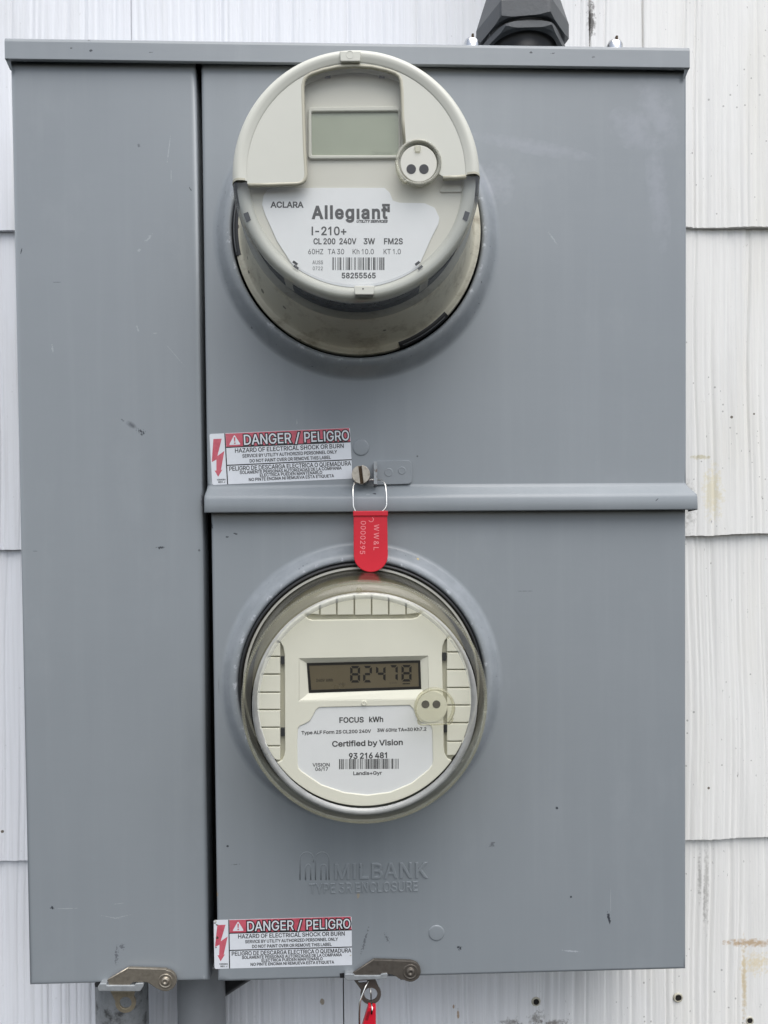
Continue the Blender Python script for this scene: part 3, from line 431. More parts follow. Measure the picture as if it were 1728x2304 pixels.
# ================================================================== materials
def siding_paint():
    m, nt, bs = new_mat("white_siding_paint")
    co = coords(nt)
    # the siding turns from bluish white on the left to creamier on the right
    sx = N(nt, "ShaderNodeSeparateXYZ"); nt.links.new(co, sx.inputs[0])
    warm = ramp(nt, sx.outputs[0], 0.05, 0.30)
    base = mixc(nt, warm, (0.795, 0.805, 0.835), (0.82, 0.808, 0.775))
    grime = noise(nt, co, 26.0, 6.0, 0.65, (1.0, 1.0, 0.14))
    base = mixc(nt, ramp(nt, grime, 0.50, 0.78, 0.0, 0.40), base, (0.60, 0.59, 0.56))
    yel = noise(nt, co, 9.0, 4.0, 0.6, (1.0, 1.0, 0.3))
    base = mixc(nt, math_(nt, 'MULTIPLY', ramp(nt, yel, 0.52, 0.75, 0.0, 0.32), warm), base, (0.72, 0.67, 0.53))
    grain = noise(nt, co, 330.0, 3.0, 0.55, (1.0, 0.2, 0.012))
    base = mixc(nt, ramp(nt, grain, 0.48, 0.66, 0.0, 0.20), base, (0.50, 0.50, 0.50))  # streaks put groove shade along with settled dirt into the colour
    # worn paint along the grain, chips
    chips = math_(nt, 'MULTIPLY', ramp(nt, noise(nt, co, 420.0, 3.0, 0.6, (1, 1, .35)), 0.70, 0.74), ramp(nt, warm, 0, 1, 0.15, 1.0))
    base = mixc(nt, chips, base, (0.30, 0.29, 0.27))
    sp2 = math_(nt, 'MULTIPLY', speckle(nt, co, 150.0, 0.22, 0.15), ramp(nt, warm, 0, 1, .15, .75))
    base = mixc(nt, sp2, base, (0.36, 0.35, 0.33))
    sp = speckle(nt, co, 95.0, 0.16, 0.13)
    base = mixc(nt, sp, base, (0.16, 0.14, 0.11))
    rust = (0.36, 0.20, 0.07)
    for (px, py, rx, rz, a, col, thr) in (
            (1690, 2120, 30, 4.5, -2, (.45, .29, .13), .46), (1672, 2205, 3.0, 46, 0, (0.60, 0.48, 0.28), .50),
            (1208, 2292, 13, 11, 0, (0.16, 0.14, 0.12), .60), (1150, 2298, 18, 6, 0, (0.16, 0.14, 0.12), .60),
            (1245, 2300, 22, 6, 0, (0.16, 0.14, 0.12), .60),
            (1030, 2280, 1.2, 4, 0, rust, .3), (725, 2252, 2.2, 3.0, 0, (0.28, 0.2, 0.1), .3), (1020, 2262, .9, 2, 0, rust, .3),
            (1545, 1140, 9, 28, 0, (0.46, 0.45, 0.42), .50), (1590, 1990, 3, 50, 0, (0.5, 0.49, 0.46), .5),
            (1575, 1975, 2.2, 30, 0, (0.42, 0.41, 0.39), .5), (1585, 2040, 1.5, 30, 0, (0.42, 0.41, 0.39), .5),
            (1572, 1030, 10, 2.5, 0, (.55, .50, .33), .42), (1600, 1110, 12, 30, 0, (.74, .68, .50), .48), (1700, 2165, 18, 14, 0, (.72, .62, .42), .52), (1330, 45, 5, 22, 0, (0.10, 0.09, 0.08), .50), (1330, 45, 3, 22, 0, (0.06, 0.055, 0.05), .50)):
        x, z = W(px, py, 108)
        base = mixc(nt, math_(nt, 'MULTIPLY', mark(nt, co, x, z, rx, rz, a, 340.0, thr, 0.15), .75), base, col)
    nt.links.new(base, bs.inputs['Base Color'])
    bs.inputs['Roughness'].default_value = 0.55
    b = bump(nt, bs, noise(nt, co, 420.0, 4.0, 0.6, (1, 1, 0.12)), 0.0006, 0.55)
    bump(nt, bs, noise(nt, co, 1500.0, 2.0, 0.5), 0.00015, 0.5, b)
    return m

def enclosure_paint():
    m, nt, bs = new_mat("grey_enclosure_paint")
    co = coords(nt)
    big = noise(nt, co, 5.0, 4.0, 0.6)
    base = mixc(nt, ramp(nt, big, 0.3, 0.7), (0.243, 0.265, 0.281), (0.264, 0.286, 0.302))
    runs = noise(nt, co, 70.0, 4.0, 0.6, (1.0, 0.3, 0.05))
    base = mixc(nt, ramp(nt, runs, 0.50, 0.78, 0.0, 0.22), base, (0.325, 0.345, 0.365))
    base = mixc(nt, ramp(nt, runs, 0.20, 0.42, 0.16, 0.0), base, (0.20, 0.215, 0.235))
    # chalky wiped haze
    haze = noise(nt, co, 16.0, 6.0, 0.7, (1.0, 1.0, 0.55))
    base = mixc(nt, ramp(nt, haze, 0.56, 0.80, 0.0, 0.20), base, (0.37, 0.39, 0.41))
    fade = ramp(nt, haze, 0.56, 0.80, 0.0, 1.0)
    # pin-head specks
    base = mixc(nt, math_(nt, 'MULTIPLY', speckle(nt, co, 42.0, 0.16, 0.040), 0.8), base, (0.07, 0.075, 0.085))
    base = mixc(nt, math_(nt, 'MULTIPLY', speckle(nt, co, 31.0, 0.10, 0.030), 0.5), base, (0.60, 0.62, 0.63))
    dark = (0.045, 0.05, 0.06); pale = (0.345, 0.367, 0.385); mid = (0.14, 0.15, 0.165)
    marks = [  # photo pixel, half sizes mm, tilt, colour, threshold
        (297, 957, 9, 3.2, -32, dark, .62), (318, 972, 6, 4, -30, dark, .60), (275, 945, 4, 1.5, -30, mid, .6),
        (361, 1232, 4.5, 1.4, 0, dark, .50), (118, 2043, 2.4, 2.0, 0, dark, .52), (150, 2044, 10, .35, 0, pale, .40),
        (250, 2064, 9, .4, -12, pale, .45), (272, 2063, 9, .4, 12, pale, .45), (268, 2033, 5, .4, 5, pale, .45),
        (262, 2150, 3.0, 14, 0, mid, .60), (275, 2130, 6, 5, 0, mid, .63), (459, 2205, .6, 4.5, 0, pale, .3),
        (380, 335, .5, 14, -8, pale, .46), (385, 395, .4, 6, 0, pale, .45), (335, 535, 9, 2.4, 50, pale, .62), (313, 563, 2.6, 1.6, 20, pale, .5),
        (207, 96, 1.7, 4.2, 0, dark, .50), (210, 126, 1.4, 1.2, 0, dark, .45), (328, 87, 3.4, .8, 0, dark, .50), (167, 121, 1.4, .7, 0, dark, .45),
        (345, 130, 2, .6, 0, dark, .45), (425, 91, 3, .6, 0, pale, .5), (505, 90, 3, .5, 0, (.35, .27, .18), .5), (1190, 130, 2, .9, 0, dark, .48), (1240, 132, 3, .7, 10, dark, .5), (1330, 140, 2, 1.2, 0, mid, .5), (1070, 107, 2.5, .6, -10, dark, .5),
        (1370, 2066, 1.5, 6.2, 12, dark, .47), (1374, 2030, .22, 11, 0, pale, .36), (1285, 2140, 11, 1.0, -5, (.40, .42, .45), .5),
        (1243, 535, 1.4, 12, 35, pale, .60), (1480, 250, 14, 34, 24, (.295, .313, .338), .50), (1425, 290, 22, 16, -30, (.292, .310, .336), .50), (1480, 430, 9, 50, 6, (.292, .310, .336), .50),
        (1200, 330, 50, 6, -10, (.292, .310, .336), .46),
        (1253, 1818, 1.6, 1.8, 0, dark, .5), (1285, 2018, 1.0, 1.4, 0, dark, .45), (1108, 1900, 4, 5, -50, mid, .6),
        (1034, 2133, 3.2, 3.2, 40, dark, .56), (820, 2120, 2.2, 26, -16, mid, .62), (870, 2110, 3, 10, 25, mid, .63),
        (485, 1978, 1.0, 4, 0, (.40, .30, .19), .5), (487, 2013, 1.8, 2.6, 0, (.38, .27, .16), .5), (806, 2015, 1.8, 4, 0, (.33, .29, .23), .5),
        (476, 1180, 1.2, 5, 10, dark, .52), (530, 1201, 2.0, .8, -15, dark, .42), (511, 1208, 1.3, .6, 0, dark, .40), (512, 1904, 1.0, 1.0, 0, dark, .4), (530, 1945, 6, 1.0, 5, mid, .6),
        (668, 951, .8, 2.6, 0, pale, .45), (842, 1113, 2.2, .8, 0, dark, .46), (830, 1115, 3, .8, 0, pale, .52), (1467, 1127, 1.6, .4, 45, dark, .35), (1180, 1330, 9, .4, 0, mid, .5),
        (454, 1125, 1.2, 7, 0, mid, .5), (457, 1128, .8, 4, 0, pale, .55), (500, 1158, 12, .4, 2, pale, .46), (80, 1240, 3, .5, 0, mid, .5), (48, 565, .5, 3, -15, dark, .45),
        (128, 635, 7, .4, 0, mid, .5), (118, 785, 1, 5, 8, pale, .5), (395, 800, .3, 14, 40, pale, .45), (310, 740, 1, 4, 15, pale, .5), (350, 750, 4, 1, 0, pale, .58), (312, 328, 1.5, 2.2, 20, mid, .5), (428, 425, .6, 2.6, 30, dark, .48),
        (1110, 415, 18, 18, 0, (.305, .323, .348), .52), (940, 1258, 1.0, 1.2, 0, (.6, .45, .16), .4)]  # first, pale patch paints the highlight right of the upper opening
    for (px, py, rx, rz, a, col, thr) in marks:
        x, z = W(px, py, 0)
        base = mixc(nt, mark(nt, co, x, z, rx, rz, a, 700.0 if rx < 8.5 or rz < 3 else 110.0, thr, 0.05 if rx < 8.5 or rz < 3 else 0.2), base, col)
    # worn paint round the two raised openings, pale band also paints their edge highlight
    for (px, py) in ((804.5, 519), (815, 1542)):
        x, z = W(px, py, -10)
        mp = N(nt, "ShaderNodeMapping"); nt.links.new(co, mp.inputs[0])
        mp.inputs['Location'].default_value = (-x * S, 0, -z * S); mp.inputs['Scale'].default_value = (1, 0, 1)
        ln = N(nt, "ShaderNodeVectorMath", operation='LENGTH'); nt.links.new(mp.outputs[0], ln.inputs[0])
        r_ = ln.outputs['Value']
        lip = math_(nt, 'MULTIPLY', ramp(nt, r_, .0935, .0950), ramp(nt, r_, .0985, .0965))
        wear = ramp(nt, noise(nt, co, 170.0, 5.0, .7), 0.56, 0.64)
        base = mixc(nt, math_(nt, 'MULTIPLY', math_(nt, 'MULTIPLY', lip, wear), .8), base, (0.55, 0.57, 0.60))
        band = math_(nt, 'MULTIPLY', ramp(nt, r_, .0960, .0985), ramp(nt, r_, .1085, .1060))
        pale_band = ramp(nt, noise(nt, co, 60.0, 5.0, .7), 0.40, 0.65, 0.0, 0.32)
        base = mixc(nt, math_(nt, 'MULTIPLY', band, pale_band), base, (0.40, 0.42, 0.45))
        nick = math_(nt, 'MULTIPLY', band, ramp(nt, noise(nt, co, 330.0, 3.0, .6), 0.69, 0.72))
        base = mixc(nt, nick, base, (0.10, 0.105, 0.115))
    nt.links.new(base, bs.inputs['Base Color'])
    r0 = ramp(nt, noise(nt, co, 7.0, 5.0, 0.6), 0.3, 0.7, 0.30, 0.40)
    nt.links.new(math_(nt, 'ADD', r0, math_(nt, 'MULTIPLY', fade, 0.10)), bs.inputs['Roughness'])
    bs.inputs['Specular IOR Level'].default_value = 0.5
    b = bump(nt, bs, noise(nt, co, 5.5, 2.0, 0.4), 0.0011, 0.5)              # oil-canning of the sheet
    b = bump(nt, bs, noise(nt, co, 120.0, 3.0, 0.5, (0.35, 1, 1.6)), 0.00010, 0.5, b)
    bump(nt, bs, noise(nt, co, 1100.0, 2.0, 0.5), 0.000012, 0.5, b)
    return m

M_SIDING = siding_paint()
M_PAINT = enclosure_paint()
M_DARK = simple("interior_shade_black", (0.010, 0.010, 0.011), 0.7)
M_BLACKPLASTIC = simple("black_plastic", (0.018, 0.018, 0.019), 0.42)
M_GLAND = simple("charcoal_nylon", (0.055, 0.061, 0.067), 0.40, vary=0.45, bumpd=0.00010, bscale=420, vscale=150)
M_ZINC = simple("zinc_plated_steel", (0.62, 0.63, 0.64), 0.22, 1.0, 0.12, vscale=300)
M_CATCH = simple("galvanised_strip", (0.40, 0.42, 0.43), 0.42, 0.45, 0.28, 0.00005, vscale=260)
M_PVC = simple("grey_pvc_pipe", (0.235, 0.245, 0.255), 0.45, 0, 0.14, vscale=70)
def grimy(name, col, dirt, rough, metal, scale=200, amt=.6, lo=.5, hi=.7):
    m, nt, bs = new_mat(name); co = coords(nt)
    n1 = noise(nt, co, scale, 5.0, 0.65); n2 = noise(nt, co, scale * 4, 3.0)
    c = mixc(nt, ramp(nt, n2, .3, .7), tuple(x * .86 for x in col), tuple(x * 1.1 for x in col))
    nt.links.new(mixc(nt, ramp(nt, n1, lo, hi, 0, amt), c, dirt), bs.inputs['Base Color'])
    nt.links.new(ramp(nt, n1, .35, .7, rough * .8, rough * 1.35), bs.inputs['Roughness'])
    bs.inputs['Metallic'].default_value = metal
    bump(nt, bs, n2, 0.00003, .6)
    return m
M_PVC_DIRTY = grimy("weathered_grey_pvc", (0.27, 0.28, 0.285), (0.035, 0.034, 0.033), 0.5, 0, 90, .85, .52, .66)
M_LATCH_A = grimy("tarnished_nickel", (0.36, 0.32, 0.26), (0.10, 0.085, 0.07), 0.42, 0.7, 160, .6)
M_LATCH_B = grimy("browned_steel", (0.150, 0.132, 0.112), (0.045, 0.038, 0.033), 0.48, 0.55, 160, .6)
M_SCREW = grimy("dull_nickel_screw", (0.44, 0.40, 0.34), (0.20, 0.17, 0.13), 0.36, 0.8, 260, .6)
M_SLOT = grimy("rusty_slot", (0.09, 0.06, 0.035), (0.02, 0.016, 0.012), 0.8, 0, 500)
M_WIRE = simple("bright_steel_wire", (0.72, 0.70, 0.65), 0.24, 1.0, 0.06)
M_RED = simple("red_seal_plastic", (0.60, 0.013, 0.030), 0.42, 0, 0.10, 0.00005, 500, spec=.4)
M_SEALTEXT = simple("scored_pink_lettering", (0.78, 0.25, 0.27), 0.6)

# ================================================================== shingle siding
wall_label = "white painted wood-grain shingle siding behind the grey meter enclosure"
wall = world_thing("shingle_wall", wall_label, "wall", (0, 112, -760))
sl_ = [W(4, y0, 104) for y0 in (513, 1217, 1943)]; sr_ = [W(1650, y0, 104) for y0 in (507, 1193, 1888)]
SLOPE = sum((b[1] - a[1]) / (b[0] - a[0]) for a, b in zip(sl_, sr_)) / 3      # the courses are not quite level
seams = [(a[1] - SLOPE * a[0] + b[1] - SLOPE * b[0]) / 2 for a, b in zip(sl_, sr_)]
pitch = (seams[0] - seams[2]) / 2
zs = [seams[0] + pitch * k for k in (2, 1, 0, -1, -2, -3)]                 # lower edges, top to bottom
rng = np.random.default_rng(11)
def shingle(x0, x1, zb, zt, fine, yb=104.0, seed=0):
    r = np.random.default_rng(seed)
    dx = 0.5 if fine else 4.0
    nx = max(int((x1 - x0) / dx), 8); nz = 32 if fine else 12
    xs = np.linspace(x0, x1, nx)
    vz = np.linspace(0, 1, nz)
    H = np.zeros((nz, nx))
    zz = vz[:, None]
    ph = r.uniform(0, 6.28, 4)
    drift = 1.6 * np.sin(zz * 3.1 + ph[0] + xs[None] * .010) + .9 * np.sin(zz * 8 + ph[1] + xs[None] * .023) + 3.0 * (zz - .5) * np.sin(xs[None] * .012 + ph[2])
    X = xs[None] + drift
    g = x0 - 12
    while g < x1 + 12:
        wdt = r.uniform(0.7, 1.4); amp = r.uniform(0.2, 1.0) ** 1.3 * 1.75
        fade = np.clip(0.75 + 0.55 * np.sin(zz * r.uniform(1.5, 5) + r.uniform(0, 6.28)), 0.1, 1.0)
        sel = np.abs(xs - g) < 16
        if sel.any():
            d = (X[:, sel] - g) / wdt
            H[:, sel] -= amp * fade * np.exp(-np.where(d > 0, d * .42, d * 1.2) ** 2)
        g += r.uniform(2.2, 7.0) if r.random() < .8 else r.uniform(7, 14)
    H += .35 * np.sin(xs[None] * .05 + ph[3] + zz * 2)
    edge = np.cumsum(r.normal(0, .10, nx)); edge -= np.linspace(edge[0], edge[-1], nx); edge = np.clip(edge * .8, -1.4, 1.4) + .35 * np.sin(xs * .09)
    Zg = zb + SLOPE * xs[None] + (zt - zb) * zz + edge[None] * (1 - zz) ** 8
    Yg = yb + 5.0 * zz - H
    Xg = np.broadcast_to(xs[None], Zg.shape)
    # rows: under-edge (back), lower arris, face
    under = np.stack([xs, np.full(nx, yb + 12.0), Zg[0] + .6], 1)
    arris = np.stack([xs, Yg[0] + .25, Zg[0] - .15], 1)
    face = np.stack([Xg, Yg, Zg], 2).reshape(-1, 3)
    top_of_edge = np.stack([xs, Yg[0], Zg[0]], 1)
    V = np.concatenate([under, top_of_edge, face]); rows = nz + 2      # the edge keeps vertices of its own, so it stays crisp
    # side returns
    idx = np.arange(rows * nx).reshape(rows, nx)
    idf = idx
    q = np.stack([idx[:-1, :-1], idx[:-1, 1:], idx[1:, 1:], idx[1:, :-1]], -1)
    q = np.delete(q, 1, 0).reshape(-1, 4)
    me = bpy.data.meshes.new("shingle")
    fs = q.tolist()
    vs = V.tolist(); b = len(vs)
    for col, sgn in ((0, 1), (nx - 1, -1)):
        st = len(vs)
        for i in range(rows): vs.append([vs[idx[i, col]][0], yb + 14.0, vs[idx[i, col]][2]])
        for i in range(rows - 1):
            if i == 1: continue
            f = [idx[i, col], idx[i + 1, col], st + i + 1, st + i]
            fs.append([int(a) for a in (f if sgn > 0 else f[::-1])])
    me.from_pydata([(a * S, c * S, d * S) for a, c, d in vs], [], fs)
    sm = [True] * len(fs)
    for i in range(nx - 1): sm[i] = False                     # the butt edge stays crisp
    me.polygons.foreach_set('use_smooth', sm)
    me.update()
    return me
joints = {0: [-780, -330, 60, 520], 2: [-620, -190, W(1328, 40, 104)[0], W(1448, 40, 104)[0], 620], 1: [-700, -120, 300.0 + 200, 760],
          3: [-640, 30, 560], 4: [-560, -190, 210, 640], 5: [-720, W(773, 2280, 104)[0], 620]}
for k, zb in enumerate(zs):
    js = [-900] + joints[k] + [900]
    for a, b in zip(js[:-1], js[1:]):
        gap = 1.6 if k == 2 and a in joints[2][2:4] else .5
        vis = k in (2, 3, 4, 5) and b > -480 and a < 520
        wmk("shingle", shingle(a + gap, b - .5, zb, zb + pitch + 16, vis, seed=int(k * 31 + a + 1000)), M_SIDING, wall)
wmk("backing_board", MB().box(-900, 900, 116, 130, zs[-1] - 2, zs[0] + pitch + 16), simple("dark_sheathing", (.10, .085, .07), .8), wall)
M_HOLE = simple("dark_hole", (0.012, 0.010, 0.008), 0.9)
M_HOLERIM = grimy("stained_hole_rim", (0.50, 0.47, 0.38), (0.2, 0.16, 0.10), 0.6, 0, 300)
for px, py, r in ((1208, 2258, 3.0), (1529, 2249, 3.2), (1690, 2300, 2.8)):
    x, z = W(px, py, 103)
    zz = next(q for q in zs if q + SLOPE * x < z) + SLOPE * x
    y = 104 + 5 * (z - zz) / (pitch + 16)
    h = wmk("nail_hole", MB().lathe([(r * 1.45, -y - .2), (r * 1.25, -y + .9), (r * 1.0, -y + .9), (r * .85, -y + .3)], 22, cx=x, cz=z), M_HOLERIM, wall)
    pts = [(x + r * (.96 + .16 * math.sin(a * 3 + px)) * math.cos(a), z + r * (.96 + .14 * math.cos(a * 2 + py)) * math.sin(a)) for a in np.linspace(0, 2 * math.pi, 22, endpoint=False)]
    mk("hole_bottom", poly_mesh("hole_bottom", [pts], -y + .55, -y + .65), M_HOLE, h)

# ================================================================== the enclosure
X0, X1, ZB, ZT = -250.6, 261.0, -309.49, 388.75
box = world_thing("meter_enclosure", "large grey painted metal meter enclosure with rain cap and three covers on white siding", "meter box", (5, 106, ZB))
b = MB()
zt = ZT + 10
b.box(X0 + 2, X0 + 3.6, 14, 104, ZB + 2, zt).box(X1 - 3.6, X1 - 2, 14, 104, ZB + 2, zt)
b.box(X0 + 3.6, X1 - 3.6, 102.4, 104, ZB + 2, zt).box(X0 + 3.6, X1 - 3.6, 14, 102.4, ZB + 2, ZB + 3.6)
wmk("body", b, M_PAINT, box)
wmk("interior_shade_sheet", MB().box(X0 + 4, X1 - 4, 58, 60, ZB + 4, zt - 2), M_DARK, box)  # added dark sheet, puts deep shade behind the cover gaps

def loop_rect(cx, cz, angs, x0, z0, x1, z1):
    out = []
    for a in angs:
        dx, dz = math.cos(a), math.sin(a)
        t = min(((x1 if dx > 0 else x0) - cx) / dx if abs(dx) > 1e-9 else 1e9, ((z1 if dz > 0 else z0) - cz) / dz if abs(dz) > 1e-9 else 1e9)
        out.append((cx + dx * t, cz + dz * t))
    return out
def rect_edges(e=2.6, depth=24):
    st = []
    for i in range(5):
        t = i / 4 * math.pi / 2
        st.append((e * (1 - math.sin(t)), e * (1 - math.cos(t))))     # inset, y
    return [(e + 1.6, 0.0)] + st + [(0.0, depth)]
RING = [(109.9, 0.0), (109.4, 0.0), (107.6, -.22), (106.2, -1.1), (104.4, -3.0), (101.2, -7.2), (99.6, -8.8), (98.2, -9.6), (96.0, -10.2), (94.9, -10.0), (94.0, -8.8), (93.6, -5.0), (93.6, 14.0)]
def ring_cover(cx, cz, x0, z0, x1, z1, open_bottom=False):
    """sheet cover with rolled edges and a raised round meter opening"""
    crn = [(x0, z0), (x1, z0), (x1, z1), (x0, z1)]
    angs = sorted(list(np.linspace(0, 2 * math.pi, 176, endpoint=False)) + [math.atan2(z - cz, x - cx) % (2 * math.pi) for x, z in crn])
    n = len(angs); loops = []
    for ins, y in reversed(rect_edges()):
        zlo = z0 if open_bottom else z0 + ins
        loops.append([(x, y if not (open_bottom and abs(z - z0) < 1e-6 and x0 + 3 < x < x1 - 3) else 0.0, z)
                      for x, z in loop_rect(cx, cz, angs, x0 + ins, zlo, x1 - ins, z1 - ins)])
    for r, y in RING:
        loops.append([(cx + r * math.cos(a), y, cz + r * math.sin(a)) for a in angs])
    m = MB(); vs = [p for l in loops for p in l]; fs = []
    for i in range(len(loops) - 1):
        for k in range(n):
            j = (k + 1) % n
            fs.append((i * n + k, i * n + j, (i + 1) * n + j, (i + 1) * n + k))
    m.add(vs, fs, True)
    ne = len(rect_edges())
    for i in (ne - 2, ne - 1):                      # the flat field stays flat
        for k in range(n): m.sm[i * n + k] = False
    return m
def flat_cover(x0, z0, x1, z1):
    m = MB(); loops = []
    cx, cz = (x0 + x1) / 2, (z0 + z1) / 2
    for ins, y in reversed(rect_edges()):
        loops.append([(x0 + ins, y, z0 + ins), (x1 - ins, y, z0 + ins), (x1 - ins, y, z1 - ins), (x0 + ins, y, z1 - ins)])
    vs = [p for l in loops for p in l]; fs = []
    for i in range(len(loops) - 1):
        for k in range(4):
            j = (k + 1) % 4; fs.append((i * 4 + k, i * 4 + j, (i + 1) * 4 + j, (i + 1) * 4 + k))
    k = len(loops) - 1; fs.append(tuple(k * 4 + i for i in range(4)))
    m.add(vs, fs, True)
    return m

gapL = (W(440, 200)[0] + W(470.5, 2150)[0]) / 2
gapR = (W(453, 200)[0] + W(480.5, 2150)[0]) / 2
ring_u = W(804.5, 519, -10); ring_l = W(815, 1542, -10)
z_j = W(1010, 1089)[1]                                            # where the upper cover starts to step out
z_b = W(1010, 1150, -10)[1]                                       # its lower edge
z_low = W(1010, 2196)[1]
wmk("blank_cover", flat_cover(X0, ZB, gapL, ZT), M_PAINT, box, "tall narrow blank cover on the left of the enclosure")
uc = wmk("meter_cover", ring_cover(*ring_u, gapR, z_j, X1, ZT, True), M_PAINT, box, "upper meter cover with a stepped lower edge")
lc = wmk("meter_cover", ring_cover(*ring_l, gapR + 2.6, z_low, X1 - .5, z_b + 14), M_PAINT, box, "lower meter cover with pressed lettering")
# the stepped edge of the upper cover laps over the lower cover
prof = [(0.0, z_j + .01, 0), (-.35, z_j - 1.4, .4), (-1.6, z_j - 3.2, 1.6), (-7.4, z_j - 8.2, 5.0), (-9.0, z_j - 9.8, 6.0), (-9.9, z_j - 12.0, 6.4), (-10.0, z_b + .8, 6.8), (-9.6, z_b, 6.8), (-8.4, z_b, 6.8), (-8.2, z_b + 1, 6.8), (-8.2, z_b + 12, 6.8)]
m = MB(); vs = []; fs = []
xl, xr = gapR, X1
for y, z, w in prof:
    a, c = xl - min(w * .2, .8), xr + w * .72
    vs += [(a, y + 18, z), (a, y + 2.2, z), (a + .7, y + .6, z), (a + 2.4, y, z), (c - 2.4, y, z), (c - .7, y + .6, z), (c, y + 2.2, z), (c, y + 18, z)]
for i in range(len(prof) - 1):
    for k in range(7):
        fs.append((i * 8 + k, i * 8 + k + 1, (i + 1) * 8 + k + 1, (i + 1) * 8 + k))
mk("stepped_edge", m.add(vs, fs, True), M_PAINT, uc)

# rain cap
cx0, cx1 = W(10.5, 110, -6)[0], W(1552, 128, -6)[0]
zc1 = W(780, 93, -6)[1]; zc0 = W(780, 143, -6)[1]
m = MB()
pr = [(112, zc1 + 3), (-1.5, zc1 + .6), (-4.2, zc1 - .2), (-5.6, zc1 - 1.6), (-6, zc1 - 3.4), (-6, zc0 + .5), (-5.5, zc0), (-3.6, zc0), (-3.2, zc0 + .6), (-3.2, zc1 - 5)]
vs = []; fs = []
for y, z in pr: vs += [(cx0, y, z), (cx1, y, z)]
for i in range(len(pr) - 1): fs.append((2 * i, 2 * i + 1, 2 * i + 3, 2 * i + 2))
cap_m = MB().add(vs, fs, False)
for sx, q in ((cx0, 1), (cx1, -1)):
    cap_m.box(min(sx, sx + q * 1.6), max(sx, sx + q * 1.6), -5.4, 111, zc0 - (0 if q > 0 else 0), zc1 - 1.2)
    cap_m.add([(sx + q * .2, -5, zc0), (sx + q * 3.6, -5, zc0), (sx + q * 3.6, -2, zc0 - 6.5), (sx + q * 1.8, -2, zc0 - 5)], [(0, 1, 2, 3)])
capo = wmk("rain_cap", cap_m, M_PAINT, box)

# spot-weld dimples / knock-outs pressed into the covers
def dimple(px, py, r):
    x, z = W(px, py)
    wmk("knockout_disc", MB().lathe([(0.0, .55), (r * .80, .62), (r * .93, .5), (r, -.3)], 48, cx=x, cz=z), M_PAINT, box)
dimple(812, 1007, 6.6); dimple(982, 2099, 6.4)

# pressed lettering on the lower cover
zm = Z((440, 1880), 2.765)
def WZ(x, y, Y=0.0): return W(*zm(x, y), Y)
letter_o = plate("pressed_lettering", fit_text("MILBANK", WZ(868, 271), WZ(1438, 260), 11.6, 40), -.2, .85, M_PAINT, box, bevel=.5, offset=.50, wind=True)
letter_o.location = -box.location
letter_o = plate("pressed_lettering", fit_text("TYPE 3R ENCLOSURE", WZ(708, 361), WZ(1382, 345), 7.6, 20), -.2, .62, M_PAINT, box, bevel=.32, offset=.22, wind=True)
letter_o.location = -box.location
m = MB()
for hx in (0, 96):
    for (xa, xb, yt, yb2) in ((650, 734, 104, 276), (684, 716, 180, 276)):
        xa += hx; xb += hx; r = (xb - xa) / 2; mx = (xa + xb) / 2
        pts = [(xa, yb2)] + [(mx - r * math.cos(t), yt + r - r * math.sin(t)) for t in np.linspace(0, math.pi, 13)]
        pts += [(xb, yb2)] if xb - xa < 40 or hx else [(xb, yt + r + 20)]
        m.tube([(WZ(x, y)[0], .55, WZ(x, y)[1]) for x, y in pts], .78, 10)
wmk("pressed_emblem", m, M_PAINT, box)

# sealing screw and its lug
zq = Z((440, 940), 3.1904)
def Q(x, y, Y=0.0): return W(*zq(x, y), Y)
sx, sz = Q(1187, 407, -11)
sr = 66 / 3.1904 * (D0 - 11) / FPX
scr = wmk("sealing_screw", MB().lathe([(3.2, -2), (3.2, 5.0), (sr - .3, 5.0), (sr, 5.4), (sr, 8.6), (0, 8.6)], 40, cx=sx, cz=sz, smooth=False), M_SCREW, box)
a0 = R(-84); hw = 1.25
def seg(sg):
    th = math.asin(hw / sr); base = a0 if sg > 0 else a0 + math.pi
    return [(sx + sr * math.cos(base + th + (math.pi - 2 * th) * i / 20), sz + sr * math.sin(base + th + (math.pi - 2 * th) * i / 20)) for i in range(21)]
mk("screw_head", poly_mesh("screw_head", [seg(1), seg(-1)], 8.6, 11.6, .25), M_SCREW, scr)
ux, uz = math.cos(a0), math.sin(a0)
mk("screw_slot", poly_mesh("screw_slot", [[(sx + ux * l * (sr - .3) - uz * k * hw, sz + uz * l * (sr - .3) + ux * k * hw) for l, k in ((-1, -1), (1, -1), (1, 1), (-1, 1))]], 8.6, 9.0), M_SLOT, scr)
lug_pts = fillet([Q(1298, 312), Q(1552, 308), Q(1553, 476), Q(1298, 484)], [0, 4.2, 3.6, 0])
lug = wplate("sealing_lug", [lug_pts], 0.1, 2.1, M_PAINT, box, bevel=.35)
for cx_, cy_, r in ((1480, 382, 3.1), (1385, 395, 3.4)):
    x, z = Q(cx_, cy_)
    mk("weld_dimple", MB().lathe([(0, 2.15), (r * .55, 2.0), (r * .8, 2.55), (r, 2.1)], 28, cx=x, cz=z), M_PAINT, lug)
xa, za = Q(1281, 312, -13); xb, zb2 = Q(1281, 484, -13)
tw = 2.3
tab = MB().box(xa - .2, xa + tw, -12, -.1, zb2 + 1, za)
mk("lug_tab", tab, grimy("scuffed_tab", (0.33, 0.35, 0.36), (0.13, 0.08, 0.05), .5, .1, 200, .9, .52, .62), lug)

